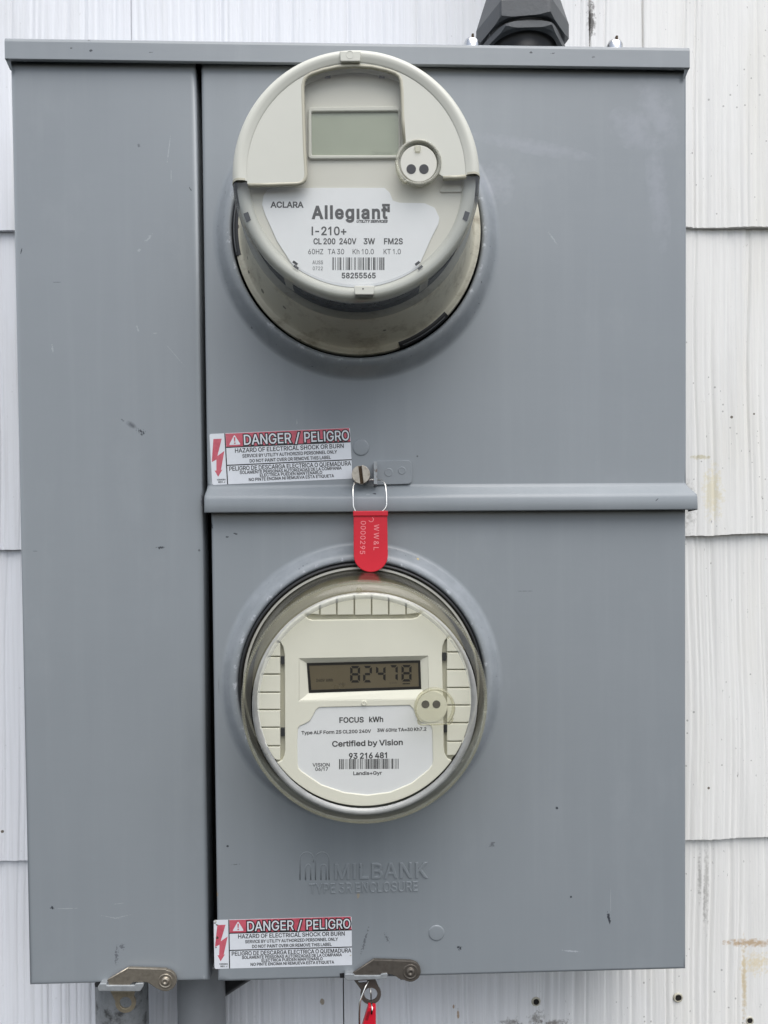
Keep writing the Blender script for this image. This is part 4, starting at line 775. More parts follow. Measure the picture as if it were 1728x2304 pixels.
# ================================================================== latches at the bottom edge
def latch(origin, scale, arm, rc, rr, hole, tabpts, hr, strip, slots, mat_arm, mat_tab, label, notch):
    z2 = Z(origin, scale); k = 1 / scale
    def P(x, y, Y): return W(*z2(x, y), Y)
    mm = lambda v, Y=-4: v * k * (D0 + Y) / FPX
    c = P(*rc, -4)
    pts = [P(x, y, -4) for x, y in arm[0]]
    r = mm(rr)
    a0_, a1_ = arm[1]
    end = [(c[0] + r * math.cos(R(a0_ + (a1_ - a0_) * i / 14)), c[1] + r * math.sin(R(a0_ + (a1_ - a0_) * i / 14))) for i in range(15)]
    pts2 = [P(x, y, -4) for x, y in arm[2]]
    root = wplate("latch", [pts + end + pts2], 2.6, 5.2, mat_arm, box, bevel=.45, label=label)
    # flange folded over the top of the arm
    pf = [P(x, y, -7) for x, y in arm[0]]
    mk("rolled_edge", MB().tube([(x, -4.6, z) for x, z in pts[:3]], .8, 8), mat_arm, root)
    q = mm(1)
    mk("rivet", MB().lathe([(48 * q, 5.0), (47 * q, 5.7), (41 * q, 5.75), (37 * q, 5.1), (27 * q, 5.1), (25 * q, 6.6), (20 * q, 7.2), (9 * q, 7.0), (7 * q, 6.4), (0, 6.3)], 40, cx=c[0], cz=c[1]), mat_arm, root)
    mk("catch_strip", poly_mesh("catch_strip", [fillet([P(x, y, -5) for x, y in strip], 1.0)], -3.0, 6.2, .5), M_CATCH, root)
    hc = P(*hole, 4)
    ho = hr[0] * k * (D0 + 4) / FPX; hi = hr[1] * k * (D0 + 4) / FPX
    tp = [P(x, y, 4) for x, y in tabpts]
    a, b_ = hr[2]
    ring = [(hc[0] + ho * math.cos(R(a + (b_ - a) * i / 24)), hc[1] + ho * math.sin(R(a + (b_ - a) * i / 24))) for i in range(25)]
    polys = [tp + ring, circ(hc[0], hc[1], hi, 32)]
    for s in slots: polys.append(fillet([P(x, y, 4) for x, y in s], .9))
    mk("padlock_tab", poly_mesh("padlock_tab", polys, -5.0, -3.2, .25), mat_tab, root)
    mk("notch", poly_mesh("notch", [[P(x, y, -.4) for x, y in notch]], .32, .42), M_DARK, root)
    return root
latch((0, 1880), 2.9625,
      ([(722, 966), (728, 955), (860, 878), (1112, 886)], (85, -105), [(1040, 1012), (1010, 990), (985, 975), (960, 972), (890, 974), (866, 990), (728, 990)]),
      (1106, 963), 72, (838, 1112), [(738, 1036), (900, 1036)], (68, 40, (35, -190)),
      [(652, 1008), (668, 982), (712, 982), (716, 994), (900, 994), (905, 982), (958, 978), (960, 996), (938, 1034), (660, 1032)], [],
      M_LATCH_A, grimy("tan_padlock_tab", (0.42, 0.36, 0.26), (0.14, 0.12, 0.10), .4, .7, 160, .6),
      "pale tarnished latch under the narrow blank cover", [(630, 988), (640, 976), (716, 972), (716, 1012), (634, 1010)])
latch((440, 1880), 2.765,
      ([(980, 862), (985, 850), (1110, 768), (1342, 776)], (85, -125), [(1275, 893), (1250, 875), (1220, 862), (1185, 856), (1120, 864), (985, 866)]),
      (1336, 842), 66, (1090, 985), [(985, 897), (1118, 893)], (65, 42, (40, -205)),
      [(926, 862), (930, 856), (985, 856), (990, 866), (1148, 866), (1155, 856), (1194, 852), (1195, 872), (1188, 888), (945, 898), (926, 885)],
      [[(1008, 902), (1068, 898), (1072, 914), (1014, 918)]],
      M_LATCH_B, M_LATCH_B, "dark browned latch under the lower meter cover", [(896, 858), (926, 854), (1150, 852), (1150, 872), (900, 886)])

# ================================================================== cable gland and cap screws
gx = W(1175, 60, 40)[0]; gy = 40.0
zg = Z((980, 0), 3.318)
z_nut = W(*zg(640, 101), 6)[1]; z_col = W(*zg(720, 145), 8)[1]; z_cb = W(*zg(680, 195), 8)[1]
gland = world_thing("cable_gland", "charcoal plastic hexagonal cable gland standing on the rain cap", "cable gland", (gx, gy, zc1))
def vlathe(prof, n, cx, cy, rot=0.0, smooth=True):
    """prof: (radius, z) around a vertical axis"""
    m = MB(); vs = []; fs = []; k = len(prof)
    for i in range(n):
        a = 2 * math.pi * i / n + rot
        vs += [(cx + r * math.cos(a), cy + r * math.sin(a), z) for r, z in prof]
    for i in range(n):
        j = (i + 1) % n
        for q in range(k - 1): fs.append((i * k + q, i * k + q + 1, j * k + q + 1, j * k + q))
    return m.add(vs, fs, smooth)
def hexbody(R0, r_cut, z0, z1, rot, cx, cy, ch):
    """hexagonal prism whose corners are turned down by a cone at the lower end"""
    m = MB(); n = 96; vs = []; fs = []
    def rad(a): return R0 * math.cos(math.pi / 6) / math.cos(((a - rot) % (math.pi / 3)) - math.pi / 6)
    rows = []
    for t in range(7):
        row = []
        for i in range(n):
            a = 2 * math.pi * i / n; h = rad(a)
            if t == 0: row.append((r_cut * .86, z0))
            elif t == 1: row.append((min(h, r_cut), z0))
            elif t == 2: row.append((h, z0 + max(0.0, h - r_cut) * ch))
            elif t == 3: row.append((h, z0 + min(13.0, (z1 - z0) * .5)))
            elif t == 4: row.append((h, z1 - max(0.0, h - r_cut) * ch))
            elif t == 5: row.append((min(h, r_cut), z1))
            else: row.append((r_cut * .8, z1))
        rows.append(row)
    for row in rows:
        vs += [(cx + r * math.cos(2 * math.pi * i / n), cy + r * math.sin(2 * math.pi * i / n), z) for i, (r, z) in enumerate(row)]
    for t in range(6):
        for i in range(n):
            j = (i + 1) % n; fs.append((t * n + i, t * n + j, (t + 1) * n + j, (t + 1) * n + i))
    return m.add(vs, fs, False)
th = [(27.0, z_col - 1)]
zz = z_col - 1
while zz < z_nut + 12:
    th += [(30.6, zz + .4), (31.0, zz + 1.2), (29.6, zz + 1.9)]; zz += 2.4
wmk("threaded_body", vlathe([(25.5, zc1 - 2), (25.5, zc1 + 3), (26.2, zc1 + 3.4), (26.2, zc1 + 6), (25, zc1 + 6.6), (25, z_cb + 1)] + th, 72, gx, gy), M_BLACKPLASTIC, gland)
wmk("collar", hexbody(35.6, 32.2, z_cb, z_col, R(-3), gx, gy, .55), M_GLAND, gland)
nut = hexbody(37.4, 33.8, z_nut, z_nut + 40, R(-8), gx, gy, .5)
nv = []
for x, y, z in nut.v:                                   # the dome nut narrows above its spanner flats
    t = max(0.0, z - z_nut - 14) / 26.0
    k = 1 - .24 * min(t, 1.0)
    nv.append((gx + (x - gx) * k, gy + (y - gy) * k, z))
nut.v = nv
wmk("hex_nut", nut, M_GLAND, gland)
# the approval marks on the collar are small raised rings
m = MB()
for (x, y, r) in ((422, 256, 7.2), (536, 205, 7.6)):
    px, py = zg(x, y)
    a = math.atan2(-(R(0) + 1), 0)
    X, Zc = W(px, py, 12)
    dx = X - gx; yy = gy - math.sqrt(max(0, 32.6 ** 2 - dx * dx)) * .985
    X, Zc = W(px, py, yy)
    m.tube([(X + 2.1 * math.cos(t), yy - .25 + .45 * (-math.cos(t)) * (1 if dx < 0 else -1), Zc + 2.1 * math.sin(t)) for t in np.linspace(0, 2 * math.pi, 18, endpoint=False)], .28, 6, True)
wmk("moulded_mark", m, M_GLAND, gland)
wmk("cable", vlathe([(14, z_nut + 36), (12, z_nut + 330)], 32, gx, gy), M_BLACKPLASTIC, gland)
for x, y in ((270, 292), (1336, 300)):
    px, py = zg(x, y)
    X, Zs = W(px, py, 5)
    s = vlathe([(0, zc1 + 10.8), (3.0, zc1 + 10.5), (5.0, zc1 + 9.2), (6.1, zc1 + 6.8), (6.1, zc1 + 3.2), (6.1, zc1)], 24, X, 5)
    o = wmk("cap_screw", s, M_ZINC, box)
    mk("screw_slot", MB().box(X - .8, X + .8, -.6, 10.6, zc1 + 7.2, zc1 + 10.95), M_SLOT, o)
hubp = MB().box(gx - 50, gx + 52, 2, 90, zc1 + .8, zc1 + 2.6)
wmk("hub_plate", hubp, M_PAINT, box)

# ================================================================== conduits below
def pipe(name, pxl, pxr, py, Y, z_top, mat, label, cat="conduit"):
    a, _ = W(pxl, py, Y); b_, _ = W(pxr, py, Y)
    r = (b_ - a) / 2 * .985; cx = (a + b_) / 2
    root = world_thing(name, label, cat, (cx, Y, -760))
    wmk("pipe", vlathe([(r, -760), (r, z_top)], 64, cx, Y), mat, root)
    wmk("coupling", vlathe([(r + 3, z_top - 6), (r + 3, z_top + 7), (r, z_top + 7.5)], 64, cx, Y), mat, root)
pipe("conduit_pipe", 217, 334, 2290, 58, ZB - 2, M_PVC_DIRTY, "dirty grey conduit below the pale latch of the narrow cover")
pipe("conduit_pipe", 400, 508, 2290, 62, ZB - 2, M_PVC, "plain grey conduit below the gap between the covers")
m = MB()
pts = []
p0 = W(560, 2190, 70); p1 = W(500, 2235, 84)
for t in np.linspace(0, 1, 14):
    pts.append((p0[0] + 22 - (p0[0] + 22 - p1[0] + 26) * t, 72 + 14 * t, p0[1] + 14 - (p0[1] - p1[1] + 26) * (t ** 1.15)))
hose = world_thing("black_cable", "short black cable end showing beside the plain grey conduit", "cable", pts[-1])
wmk("jacket", m.tube(pts, 9, 16), M_BLACKPLASTIC, hose)

# ================================================================== red padlock seals
def red_seal(x0, x1, zt_, zb_, Y, label, wire, loc):
    root = world_thing("padlock_seal", label, "seal", loc, "red padlock seals")
    w = x1 - x0; r = w / 2; cx = (x0 + x1) / 2
    body = [(x0, zt_)] + [(x0 - .2, zb_ + r)] + [(cx - (r + .2) * math.cos(t), zb_ + r - (r + .0) * math.sin(t)) for t in np.linspace(0, math.pi, 17)][1:-1] + [(x1 + .2, zb_ + r), (x1, zt_)]
    bo = wplate("seal_body", [body], -Y, -Y + 3.6, M_RED, root, bevel=.5)
    mk("top_bar", poly_mesh("top_bar", [rect(x0 - .3, zt_ - 1.6, x1 + .5, zt_ + 2.2)], -Y - .6, -Y + 4.6, .5), M_RED, bo)
    wmk("wire_shackle", MB().tube(wire, .62, 10), M_WIRE, root)
    return root, bo
Ys = -17.0
sL = Q(1134, 690, Ys - 3.6)[0]; sR = Q(1376, 690, Ys - 3.6)[0]
sT = Q(1255, 690, Ys - 3.6)[1]; sB = Q(1246, 1108, Ys - 3.6)[1]
wp = [(1160, 690), (1143, 668), (1133, 640), (1130, 560), (1130, 500), (1138, 468), (1155, 450), (1200, 438), (1262, 435), (1305, 437), (1335, 443), (1354, 462), (1364, 490), (1370, 560), (1370, 630), (1360, 655), (1330, 684), (1320, 700)]
wire = [(*(lambda p: (p[0],))(Q(x, y, -14)), Y_, Q(x, y, -14)[1]) for (x, y), Y_ in zip(wp, [-18.5, -18.2, -17.8, -16, -14, -11, -9, -7, -7, -8, -10, -12, -13.5, -16, -17.4, -18, -18.4, -18.5])]
seal, sbody = red_seal(sL, sR, sT, sB, Ys, "red tab seal on a wire loop hung from the sealing screw between the two meters", wire, (Q(1250, 690)[0], Ys, sB))
h = -Ys + 3.6
letter("0000295", Q(1187, 740, -h), Q(1180, 978, -h), 36 / 3.19 * .33, h, M_SEALTEXT, sbody, weight=.02, spacing=30)
letter("W W & L", Q(1282, 765, -h), Q(1278, 950, -h), 36 / 3.19 * .33, h, M_SEALTEXT, sbody, weight=.03)
x, z = Q(1260, 730, -h)
mk("gate_mark", MB().lathe([(1.5, h), (1.75, h + .15), (2.0, h)], 24, a0=200, a1=420, cx=x, cz=z), M_SEALTEXT, sbody)
# second seal: swung edge-on below the dark latch
z8 = lambda x, y, Y: W(*zm(x, y), Y)
t2 = z8(1098, 1068, -6)
root2 = world_thing("padlock_seal", "red seal hanging below the dark latch with only its top in view", "seal", (t2[0], -6, t2[1] - 42), "red padlock seals")
front = [z8(1076, 1066, -10), z8(1122, 1072, -10), (z8(1120, 1172, -10)[0], t2[1] - 30), (z8(1120, 1172, -10)[0] - 3, t2[1] - 40), (z8(1030, 1172, -10)[0] - 4, t2[1] - 40), (z8(1030, 1172, -10)[0] - 2.5, t2[1] - 24)]
b2 = wplate("seal_body", [front], 4, 10, M_RED, root2, bevel=.5)
g = [z8(1072, 1092, -10), z8(1088, 1094, -10), z8(1072, 1150, -10), z8(1056, 1148, -10)]
mk("groove", poly_mesh("groove", [g], 9.8, 10.15), simple("deep_red_groove", (0.25, 0.008, 0.015), .5), b2)
pw = [(1095, 1110, -10.6), (1098, 1075, -10.4), (1094, 1040, -4), (1090, 985, 6), (1086, 925, 8), (1080, 905, 4), (1072, 910, 0), (1056, 945, -3), (1030, 1010, -5), (1021, 1045, -6), (1019, 1110, -7), (1019, 1172, -8), (1020, 1240, -9)]
wmk("wire_shackle", MB().tube([(z8(x, y, Y)[0], Y, z8(x, y, Y)[1]) for x, y, Y in pw], .75, 10), M_WIRE, root2)

# ================================================================== danger stickers
def sticker_paper(name, col, vary=.03):
    m, nt, bs = new_mat(name); co = coords(nt)
    n1 = noise(nt, co, 180.0, 4.0, .6)
    nt.links.new(mixc(nt, ramp(nt, n1, .45, .75, 0, .5), col, tuple(c * (1 - vary * 3) for c in col)), bs.inputs['Base Color'])
    bs.inputs['Roughness'].default_value = .42
    return m
M_WHITE = sticker_paper("sticker_white", (0.74, 0.76, 0.79))
M_HEAD = grimy("faded_red_print", (0.56, 0.085, 0.125), (0.62, 0.19, 0.22), .45, 0, 60, .6, .4, .7)
M_INK = simple("black_ink", (0.016, 0.016, 0.017), .5)
tl, tr, br, bl = W(470.4, 975), W(788, 962.6), W(791.7, 1075.4), W(477.6, 1091.4)
tl2, tr2, br2, bl2 = W(481.6, 2069.9), W(791.5, 2061.6), W(792.6, 2171), W(482.7, 2180)
def sticker_frame(bl_, br_, tl_, tr_):
    ang = (math.atan2(br_[1] - bl_[1], br_[0] - bl_[0]) + math.atan2(tr_[1] - tl_[1], tr_[0] - tl_[0])) / 2
    w = (math.hypot(br_[0] - bl_[0], br_[1] - bl_[1]) + math.hypot(tr_[0] - tl_[0], tr_[1] - tl_[1])) / 2
    h = (math.hypot(tl_[0] - bl_[0], tl_[1] - bl_[1]) + math.hypot(tr_[0] - br_[0], tr_[1] - br_[1])) / 2
    return Matrix.Translation((bl_[0], -.06, bl_[1])) @ Matrix.Rotation(-ang, 4, 'Y'), w, h
fr1, SW, SH = sticker_frame(bl, br, tl, tr)
fr2, SW2, SH2 = sticker_frame(bl2, br2, tl2, tr2)
st = thing("danger_sticker", "crisp white and red danger sticker touching the sealing screw, below the upper meter", "sticker", fr1, "danger stickers on the enclosure")
plate("backing", [fillet(rect(0, 0, SW, SH), [1.8, .8, 1.2, 1.6])], 0, .10, M_WHITE, st)
def U(u, v): return (u * SW, (1 - v) * SH)
hb = .11
head = plate("header_band", [[U(hb + .004, .008), U(.994, .004), U(.998, .268), U(hb + .004, .268)]], .10, .14, M_HEAD, st)
plate("ruled_lines", [rect(hb * SW - .5, 0.1, hb * SW + .3, SH - .1)], .14, .18, M_INK, st)
for v in (.277, .628): plate("ruled_lines", [rect(hb * SW + .3, (1 - v) * SH - .4, SW, (1 - v) * SH + .4)], .14, .18, M_INK, st)
for wgt, mt, hh in ((.94, M_INK, .15), (.13, M_WHITE, .24)):
    letter("DANGER", U(.243, .242), U(.577, .242), SH * .192, hh, mt, head, weight=wgt)
    letter("/", U(.606, .244), U(.638, .244), SH * .190, hh, mt, head, weight=wgt - (.0 if wgt > .5 else .02))
    letter("PELIGRO", U(.672, .242), U(.990, .242), SH * .192, hh, mt, head, weight=wgt)
tri = [U(.134, .235), U(.218, .235), U(.176, .035)]
tri = fillet(tri, 1.2)
plate("warning_triangle", [tri], .15, .19, M_WHITE, head)
plate("exclamation_mark", [fillet([U(.170, .085), U(.182, .085), U(.179, .175), U(.173, .175)], .3)], .2, .24, M_HEAD, head)
plate("exclamation_mark", [circ(*U(.176, .203), .62, 14)], .2, .24, M_HEAD, head)
for s, a, b_, v, cap in (("HAZARD OF ELECTRICAL SHOCK OR BURN", .175, .948, .388, .082), ("SERVICE BY UTILITY AUTHORIZED PERSONNEL ONLY", .225, .898, .490, .062),
                         ("DO NOT PAINT OVER OR REMOVE THIS LABEL", .275, .852, .592, .062), ("PELIGRO DE DESCARGA ELECTRICA O QUEMADURA", .127, .994, .738, .082),
                         ("SOLAMENTE PERSONAS AUTORIZADAS DE LA COMPANIA", .200, .925, .810, .058), ("ELECTRICA PUEDEN MANTENARLO", .342, .785, .880, .058),
                         ("NO PINTE ENCIMA NI REMUEVA ESTA ETIQUETA", .262, .868, .956, .058)):
    letter(s, U(a, v), U(b_, v), SH * cap, .12, M_INK, st, weight=.085 if cap > .07 else .085)
letter("1000084", U(.036, .918), U(.096, .918), SH * .030, .12, M_INK, st, weight=.06)
letter("REV. J", U(.044, .965), U(.092, .965), SH * .030, .12, M_INK, st, weight=.06)
bolt = [(128, 153), (188, 150), (157, 275), (207, 238), (183, 375), (193, 372), (162, 424), (138, 380), (150, 379), (150, 300), (117, 318)]
inv1 = fr1.inverted()
bp = []
for x, y in bolt:
    wx, wz = Q(x, y); p = inv1 @ Vector((wx, 0, wz)); bp.append((p.x, p.z))
plate("lightning_bolt", [bp], .10, .14, M_HEAD, st)
st2 = copy_tree(st)
m2 = fr2.copy(); m2.translation = m2.translation * S
st2.matrix_world = m2 @ Matrix.Diagonal((SW2 / SW, 1, SH2 / SH, 1))
st2['label'] = "worn white and red danger sticker at the lower left corner of the lower cover"
sc2 = thing_scuff = None
for k, (u, v, r) in enumerate(((.008, .06, 1.0), (.022, .10, .9), (.014, .02, .8), (.024, .36, 1.1), (.014, .56, .6), (.99, .80, .7))):
    pts = [(u * SW + r * (1 + .4 * math.sin(3 * a + k)) * math.cos(a), (1 - v) * SH + r * .7 * (1 + .5 * math.cos(2 * a + k)) * math.sin(a)) for a in np.linspace(0, 6.283, 11, endpoint=False)]
    plate("torn_spot", [pts], .16, .2, M_SLOT if k % 3 != 2 else simple("bare_adhesive", (.5, .47, .38), .6), st2)

# ================================================================== upper meter
def cream(name, col, rough=.42, dirt=0.0, dirtcol=(0.20, 0.155, 0.09)):
    m, nt, bs = new_mat(name); co = coords(nt)
    n1 = noise(nt, co, 22.0, 5.0, .6); n2 = noise(nt, co, 130.0, 5.0, .7)
    c = mixc(nt, ramp(nt, n1, .3, .7), tuple(x * .97 for x in col), tuple(min(1, x * 1.02) for x in col))
    c = mixc(nt, ramp(nt, n2, .66, .80, 0, .25), c, tuple(x * .72 for x in col))
    if dirt:
        n3 = noise(nt, co, 36.0, 6.0, .75, (1, 1, 2.2))
        c = mixc(nt, ramp(nt, n3, .50, .74, 0, dirt), c, dirtcol)
        c = mixc(nt, math_(nt, 'MULTIPLY', speckle(nt, co, 110.0, .25, .22), .75), c, (.05, .04, .03))
    nt.links.new(c, bs.inputs['Base Color'])
    nt.links.new(ramp(nt, n1, .3, .7, rough * .9, rough * 1.15), bs.inputs['Roughness'])
    bump(nt, bs, noise(nt, co, 1600.0, 2.0), .00001, .6)
    return m
M_HOOD = cream("cream_plastic", (0.62, 0.615, 0.54), .40)
M_BASE = cream("soiled_cream_plastic", (0.60, 0.57, 0.455), .45, .8)
M_PLATE_IN = cream("pale_inner_plate", (0.66, 0.645, 0.57), .5)
M_TRIM = cream("olive_window_trim", (0.50, 0.475, 0.37), .35)
M_LABEL = sticker_paper("nameplate_white", (0.80, 0.81, 0.82), .01)
M_PRINT = simple("nameplate_print", (0.035, 0.035, 0.037), .5)
M_PRINT_SOFT = simple("worn_nameplate_print", (0.05, 0.05, 0.052), .5)
M_CLEAR = clear("clear_window", (0.955, 0.955, 0.94), .05, 1.45, .03, (.62, .61, .52))
M_SKIRT = clear("clear_skirt", (0.80, 0.81, 0.81), .06, 1.6, .05, (.5, .5, .46))
M_LCD = simple("blank_lcd", (0.335, 0.365, 0.275), .22, 0, .10, vscale=30)
M_LCDTEXT = simple("lcd_caption", (0.16, 0.18, 0.13), .4)
M_SMOKE = simple("dark_void_plastic", (0.030, 0.032, 0.035), .45)

zu = Z((480, 80), 2.4397); zv = Z((480, 380), 2.4397)
def meter_frame(px, py, Y, rx, rz):
    x, z = W(px, py, Y)
    return Matrix.Translation((x, Y, z)) @ Matrix.Rotation(R(rz), 4, 'Z') @ Matrix.Rotation(R(rx), 4, 'X')
FU = meter_frame(804.5, 519, -10, 0.35, -0.95)
def A(x, y, h): return LF(FU, *zu(x, y), h)
def B(x, y, h): return LF(FU, *zv(x, y), h)
um = thing("electric_meter", "deep round cream electric meter with a blank grey display in the upper cover", "electric meter", FU, "round electric meters")
SLOT = (-70.5, -43.5); SLOT2 = (166, 192)
flange = MB()
fp = [(86, -14), (91.2, -8), (92.0, -4), (92.0, 1.0), (91.4, 1.6), (90.4, 1.7), (90.2, 2.3), (88.4, 2.5), (87.7, 3.0)]
flange.lathe(fp, 190)
base = mk("base_ring", flange, M_BASE, um)
bodyp = [(87.7, 3.0), (86.6, 4.2), (85.6, 7.5), (84.2, 12), (82.8, 20), (81.6, 30), (80.9, 40), (80.6, 45.5), (79.6, 46.2), (76, 46.2)]
mk("body", MB().lathe(bodyp, 160), M_BASE, um)
for a0_, a1_ in (SLOT, SLOT2):
    s = MB().lathe([(88.6, 2.75), (92.35, 2.4), (92.5, 1.8), (92.5, -3)], 40, a0_, a1_)
    for i in range(16):
        a = R(a0_ + (a1_ - a0_) * (i + .5) / 16)
    mk("vent_slot", s, M_BLACKPLASTIC, base)
    mk("slot_rib", MB().lathe([(91.2, 2.5), (91.6, 3.1), (92.0, 2.5)], 40, a0_ + 1.5, a1_ - 1.5), simple("grey_rib", (.10, .105, .11), .3), base)
# cover: opaque hood above, clear skirt below
HT = 83.0
cxp, czp = LF(FU, 801.7, 386.8, 80)
aL = math.degrees(math.atan2(*reversed((LF(FU, 523.5, 414, 78)))))
aL = math.degrees(math.atan2(LF(FU, 523.5, 414, 78)[1], LF(FU, 523.5, 414, 78)[0])) % 360
aR = math.degrees(math.atan2(LF(FU, 1080, 399, 78)[1], LF(FU, 1080, 399, 78)[0]))
RO = 80.2
beadp = [(RO + .4, 44.5), (RO + .4, 46.5), (RO, 47.5), (RO, 75)] + [(RO - 5.2 + 5.2 * math.cos(t), 75 + 7.4 * math.sin(t)) for t in np.linspace(.15, math.pi / 2, 8)] + [(RO - 7.2, 82.0), (RO - 9.0, 81.2), (RO - 10.2, 80.9), (RO - 10.6, 79.0)]
hood = mk("hood", MB().lathe(beadp, 110, aR, aL), M_HOOD, um)
skirtp = [(RO + .4, 44.5), (RO + .4, 46.5), (RO, 47.5), (RO, 75)] + [(RO - 4.2 + 4.2 * math.cos(t), 75 + 5.8 * math.sin(t)) for t in np.linspace(.15, math.pi / 2, 8)] + [(RO - 6.5, 80.6), (RO - 9.5, 80.3), (RO - 10.5, 80.2)]
cover = mk("clear_cover", MB().lathe(skirtp, 120, aL, aR + 360), M_SKIRT, um)
ri = RO - 10.4
win = MB().disc(ri, 80.2, 128)
mk("clear_window", win, M_CLEAR, cover)
# hood face plate with the arched window cut out of it
ph = 81.0
pc = A(1125, 700, ph); pr_ = 125 / 2.4397 * (D0 - 10 - ph) / FPX
edge = [A(x, y, ph) for x, y in ((188, 816), (300, 814), (430, 811))]
corner = fillet([A(400, 812, ph), A(506, 806, ph), A(500, 600, ph)], [0, 9, 0], 8)[1:-1]
side = [A(x, y, ph) for x, y in ((496, 600), (488, 320), (487, 270), (494, 238), (510, 217), (535, 202), (600, 180), (680, 163), (775, 157), (870, 163), (950, 180), (1000, 197), (1022, 214), (1034, 240), (1039, 290), (1044, 450), (1053, 598))]
portarc = []
for i in range(11):
    a = R(122 - (122 + 28) * i / 10); portarc.append((pc[0] + pr_ * math.cos(a), pc[1] + pr_ * math.sin(a)))
redge = [A(x, y, ph) for x, y in ((1262, 776), (1330, 773), (1388, 768))]
inner = edge[:2] + corner + side + portarc + redge
aS = math.atan2(inner[-1][1], inner[-1][0]); aE = math.atan2(inner[0][1], inner[0][0]) % (2 * math.pi)
rim = [((ri + .5) * math.cos(aS + (aE - aS) * i / 70), (ri + .5) * math.sin(aS + (aE - aS) * i / 70)) for i in range(71)]
plate("hood_face", [inner + rim], 79.2, 81.0, M_HOOD, hood, bevel=.35)
# translucent trim along the cut-out
trim_path = inner
m = MB().tube([(x * .995, -80.0, z * .995 - .3) for x, z in trim_path[:len(edge[:2] + corner + side)]], 1.3, 8)
m.tube([(x, -80.0, z - .4) for x, z in [redge[0]] + redge], 1.5, 8)
mk("window_trim", m, M_TRIM, hood)
# the rim ends carry on across the bead as a dark line
for aa in (aL - .6, aR + .6):
    mk("hood_end", MB().lathe([(RO + .15, 60), (RO + .15, 75)] + [(RO - 5.0 + 5.2 * math.cos(t), 75 + 7.5 * math.sin(t)) for t in np.linspace(.15, math.pi / 2, 8)] + [(RO - 7.2, 82.1), (RO - 9.0, 81.35)], 3, aa - .5, aa + .5), M_TRIM, hood)
# tabs top and bottom
def bead_tab(px0, py0, px1, py1, frm, h, mat, parent):
    p = [frm(px0, py0, h), frm(px1, py0, h), frm(px1 - 4, py1, h), frm(px0 + 6, py1, h)]
    return plate("latch_tab", [fillet(p, .8)], h - 5, h, mat, parent, bevel=.5)
bead_tab(692, 84, 810, 141, A, 83.3, M_HOOD, hood)
t = bead_tab(772, 640, 884, 690, B, 81.6, M_HOOD, cover)
x, z = B(822, 658, 81.6)
mk("gate_mark", MB().lathe([(0, 81.7), (.45, 81.75), (.5, 81.6)], 14, cx=x, cz=z), M_PRINT, t)
x, z = A(750, 105, 83.3)
mk("gate_mark", MB().lathe([(2.0, 83.3), (2.3, 83.5), (2.6, 83.3)], 24, cx=x, cz=z), M_HOOD, hood)
# inner module seen through the window
RI = 71.5
inner_m = MB().disc(RI, 73.0, 140)
mod = mk("inner_plate", inner_m, M_PLATE_IN, um)
mk("inner_bezel", MB().lathe([(RI - 2.5, 72.9), (RI - 2.0, 74.0), (RI, 75.2), (RI + 2.8, 75.8), (RI + 5.2, 75.0), (RI + 6.4, 73.0), (RI + 6.6, 70.5), (RI + 6.0, 68)], 140), M_HOOD, mod)
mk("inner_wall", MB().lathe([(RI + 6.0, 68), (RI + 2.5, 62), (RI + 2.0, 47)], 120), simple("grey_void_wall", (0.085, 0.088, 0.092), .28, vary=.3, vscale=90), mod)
for x, y, a in ((420, 650, 0), (1150, 655, 0)):           # clips inside the skirt
    px, pz = B(x, y, 62); an = math.degrees(math.atan2(pz, px))
    mk("clip", MB().lathe([(RI + 7.4, 74), (RI + 7.6, 60), (RI + 6.8, 59)], 6, an - 2.4, an + 2.4), M_BASE, mod)
for x, y, f in ((212, 990, A), (1362, 985, A)):
    px, pz = f(x, y, 75); an = math.degrees(math.atan2(pz, px))
    mk("slit", MB().lathe([(RI + 2.0, 76.0), (RI + 5.3, 75.6)], 6, an - 2.2, an + 2.2), M_SMOKE, mod)
for x, y, f in ((450, 520, B), (455, 543, B), (1120, 522, B), (1135, 545, B)):
    px, pz = f(x, y, 75); an = math.degrees(math.atan2(pz, px)); rr = math.hypot(px, pz)
    mk("slit", MB().lathe([(rr - .8, 76.1), (rr + .8, 75.9)], 5, an - 1.5, an + 1.5), M_SMOKE, mod)
# display
dh = 75.0
plate("display_frame", [fillet([A(520, 676, dh), A(1022, 672, dh), A(1022, 386, dh), A(520, 392, dh)], 2.4), fillet([A(540, 655, dh), A(1018, 655, dh), A(1016, 412, dh), A(538, 416, dh)], 1.0)], 72.6, dh, M_HOOD, um, bevel=.6)
disp = plate("display", [[A(534, 660, dh), A(1020, 660, dh), A(1020, 408, dh), A(532, 410, dh)]], 73.05, 73.3, M_LCD, um)
letter("Delivered", A(875, 655, 73.4), A(980, 655, 73.4), 20 / 2.44 * .292, 73.32, M_LCDTEXT, disp, weight=-.05)
for x in (628, 925): plate("notch", [rect(*A(x - 16, 234, 73.2), *A(x + 16, 218, 73.2))], 73.1, 73.4, M_SMOKE, um)
plate("ledge", [fillet([A(1240, 860, 74), A(1370, 858, 74), A(1345, 812, 74), A(1262, 812, 74)], 2)], 73, 74.2, M_PLATE_IN, um, bevel=.3)
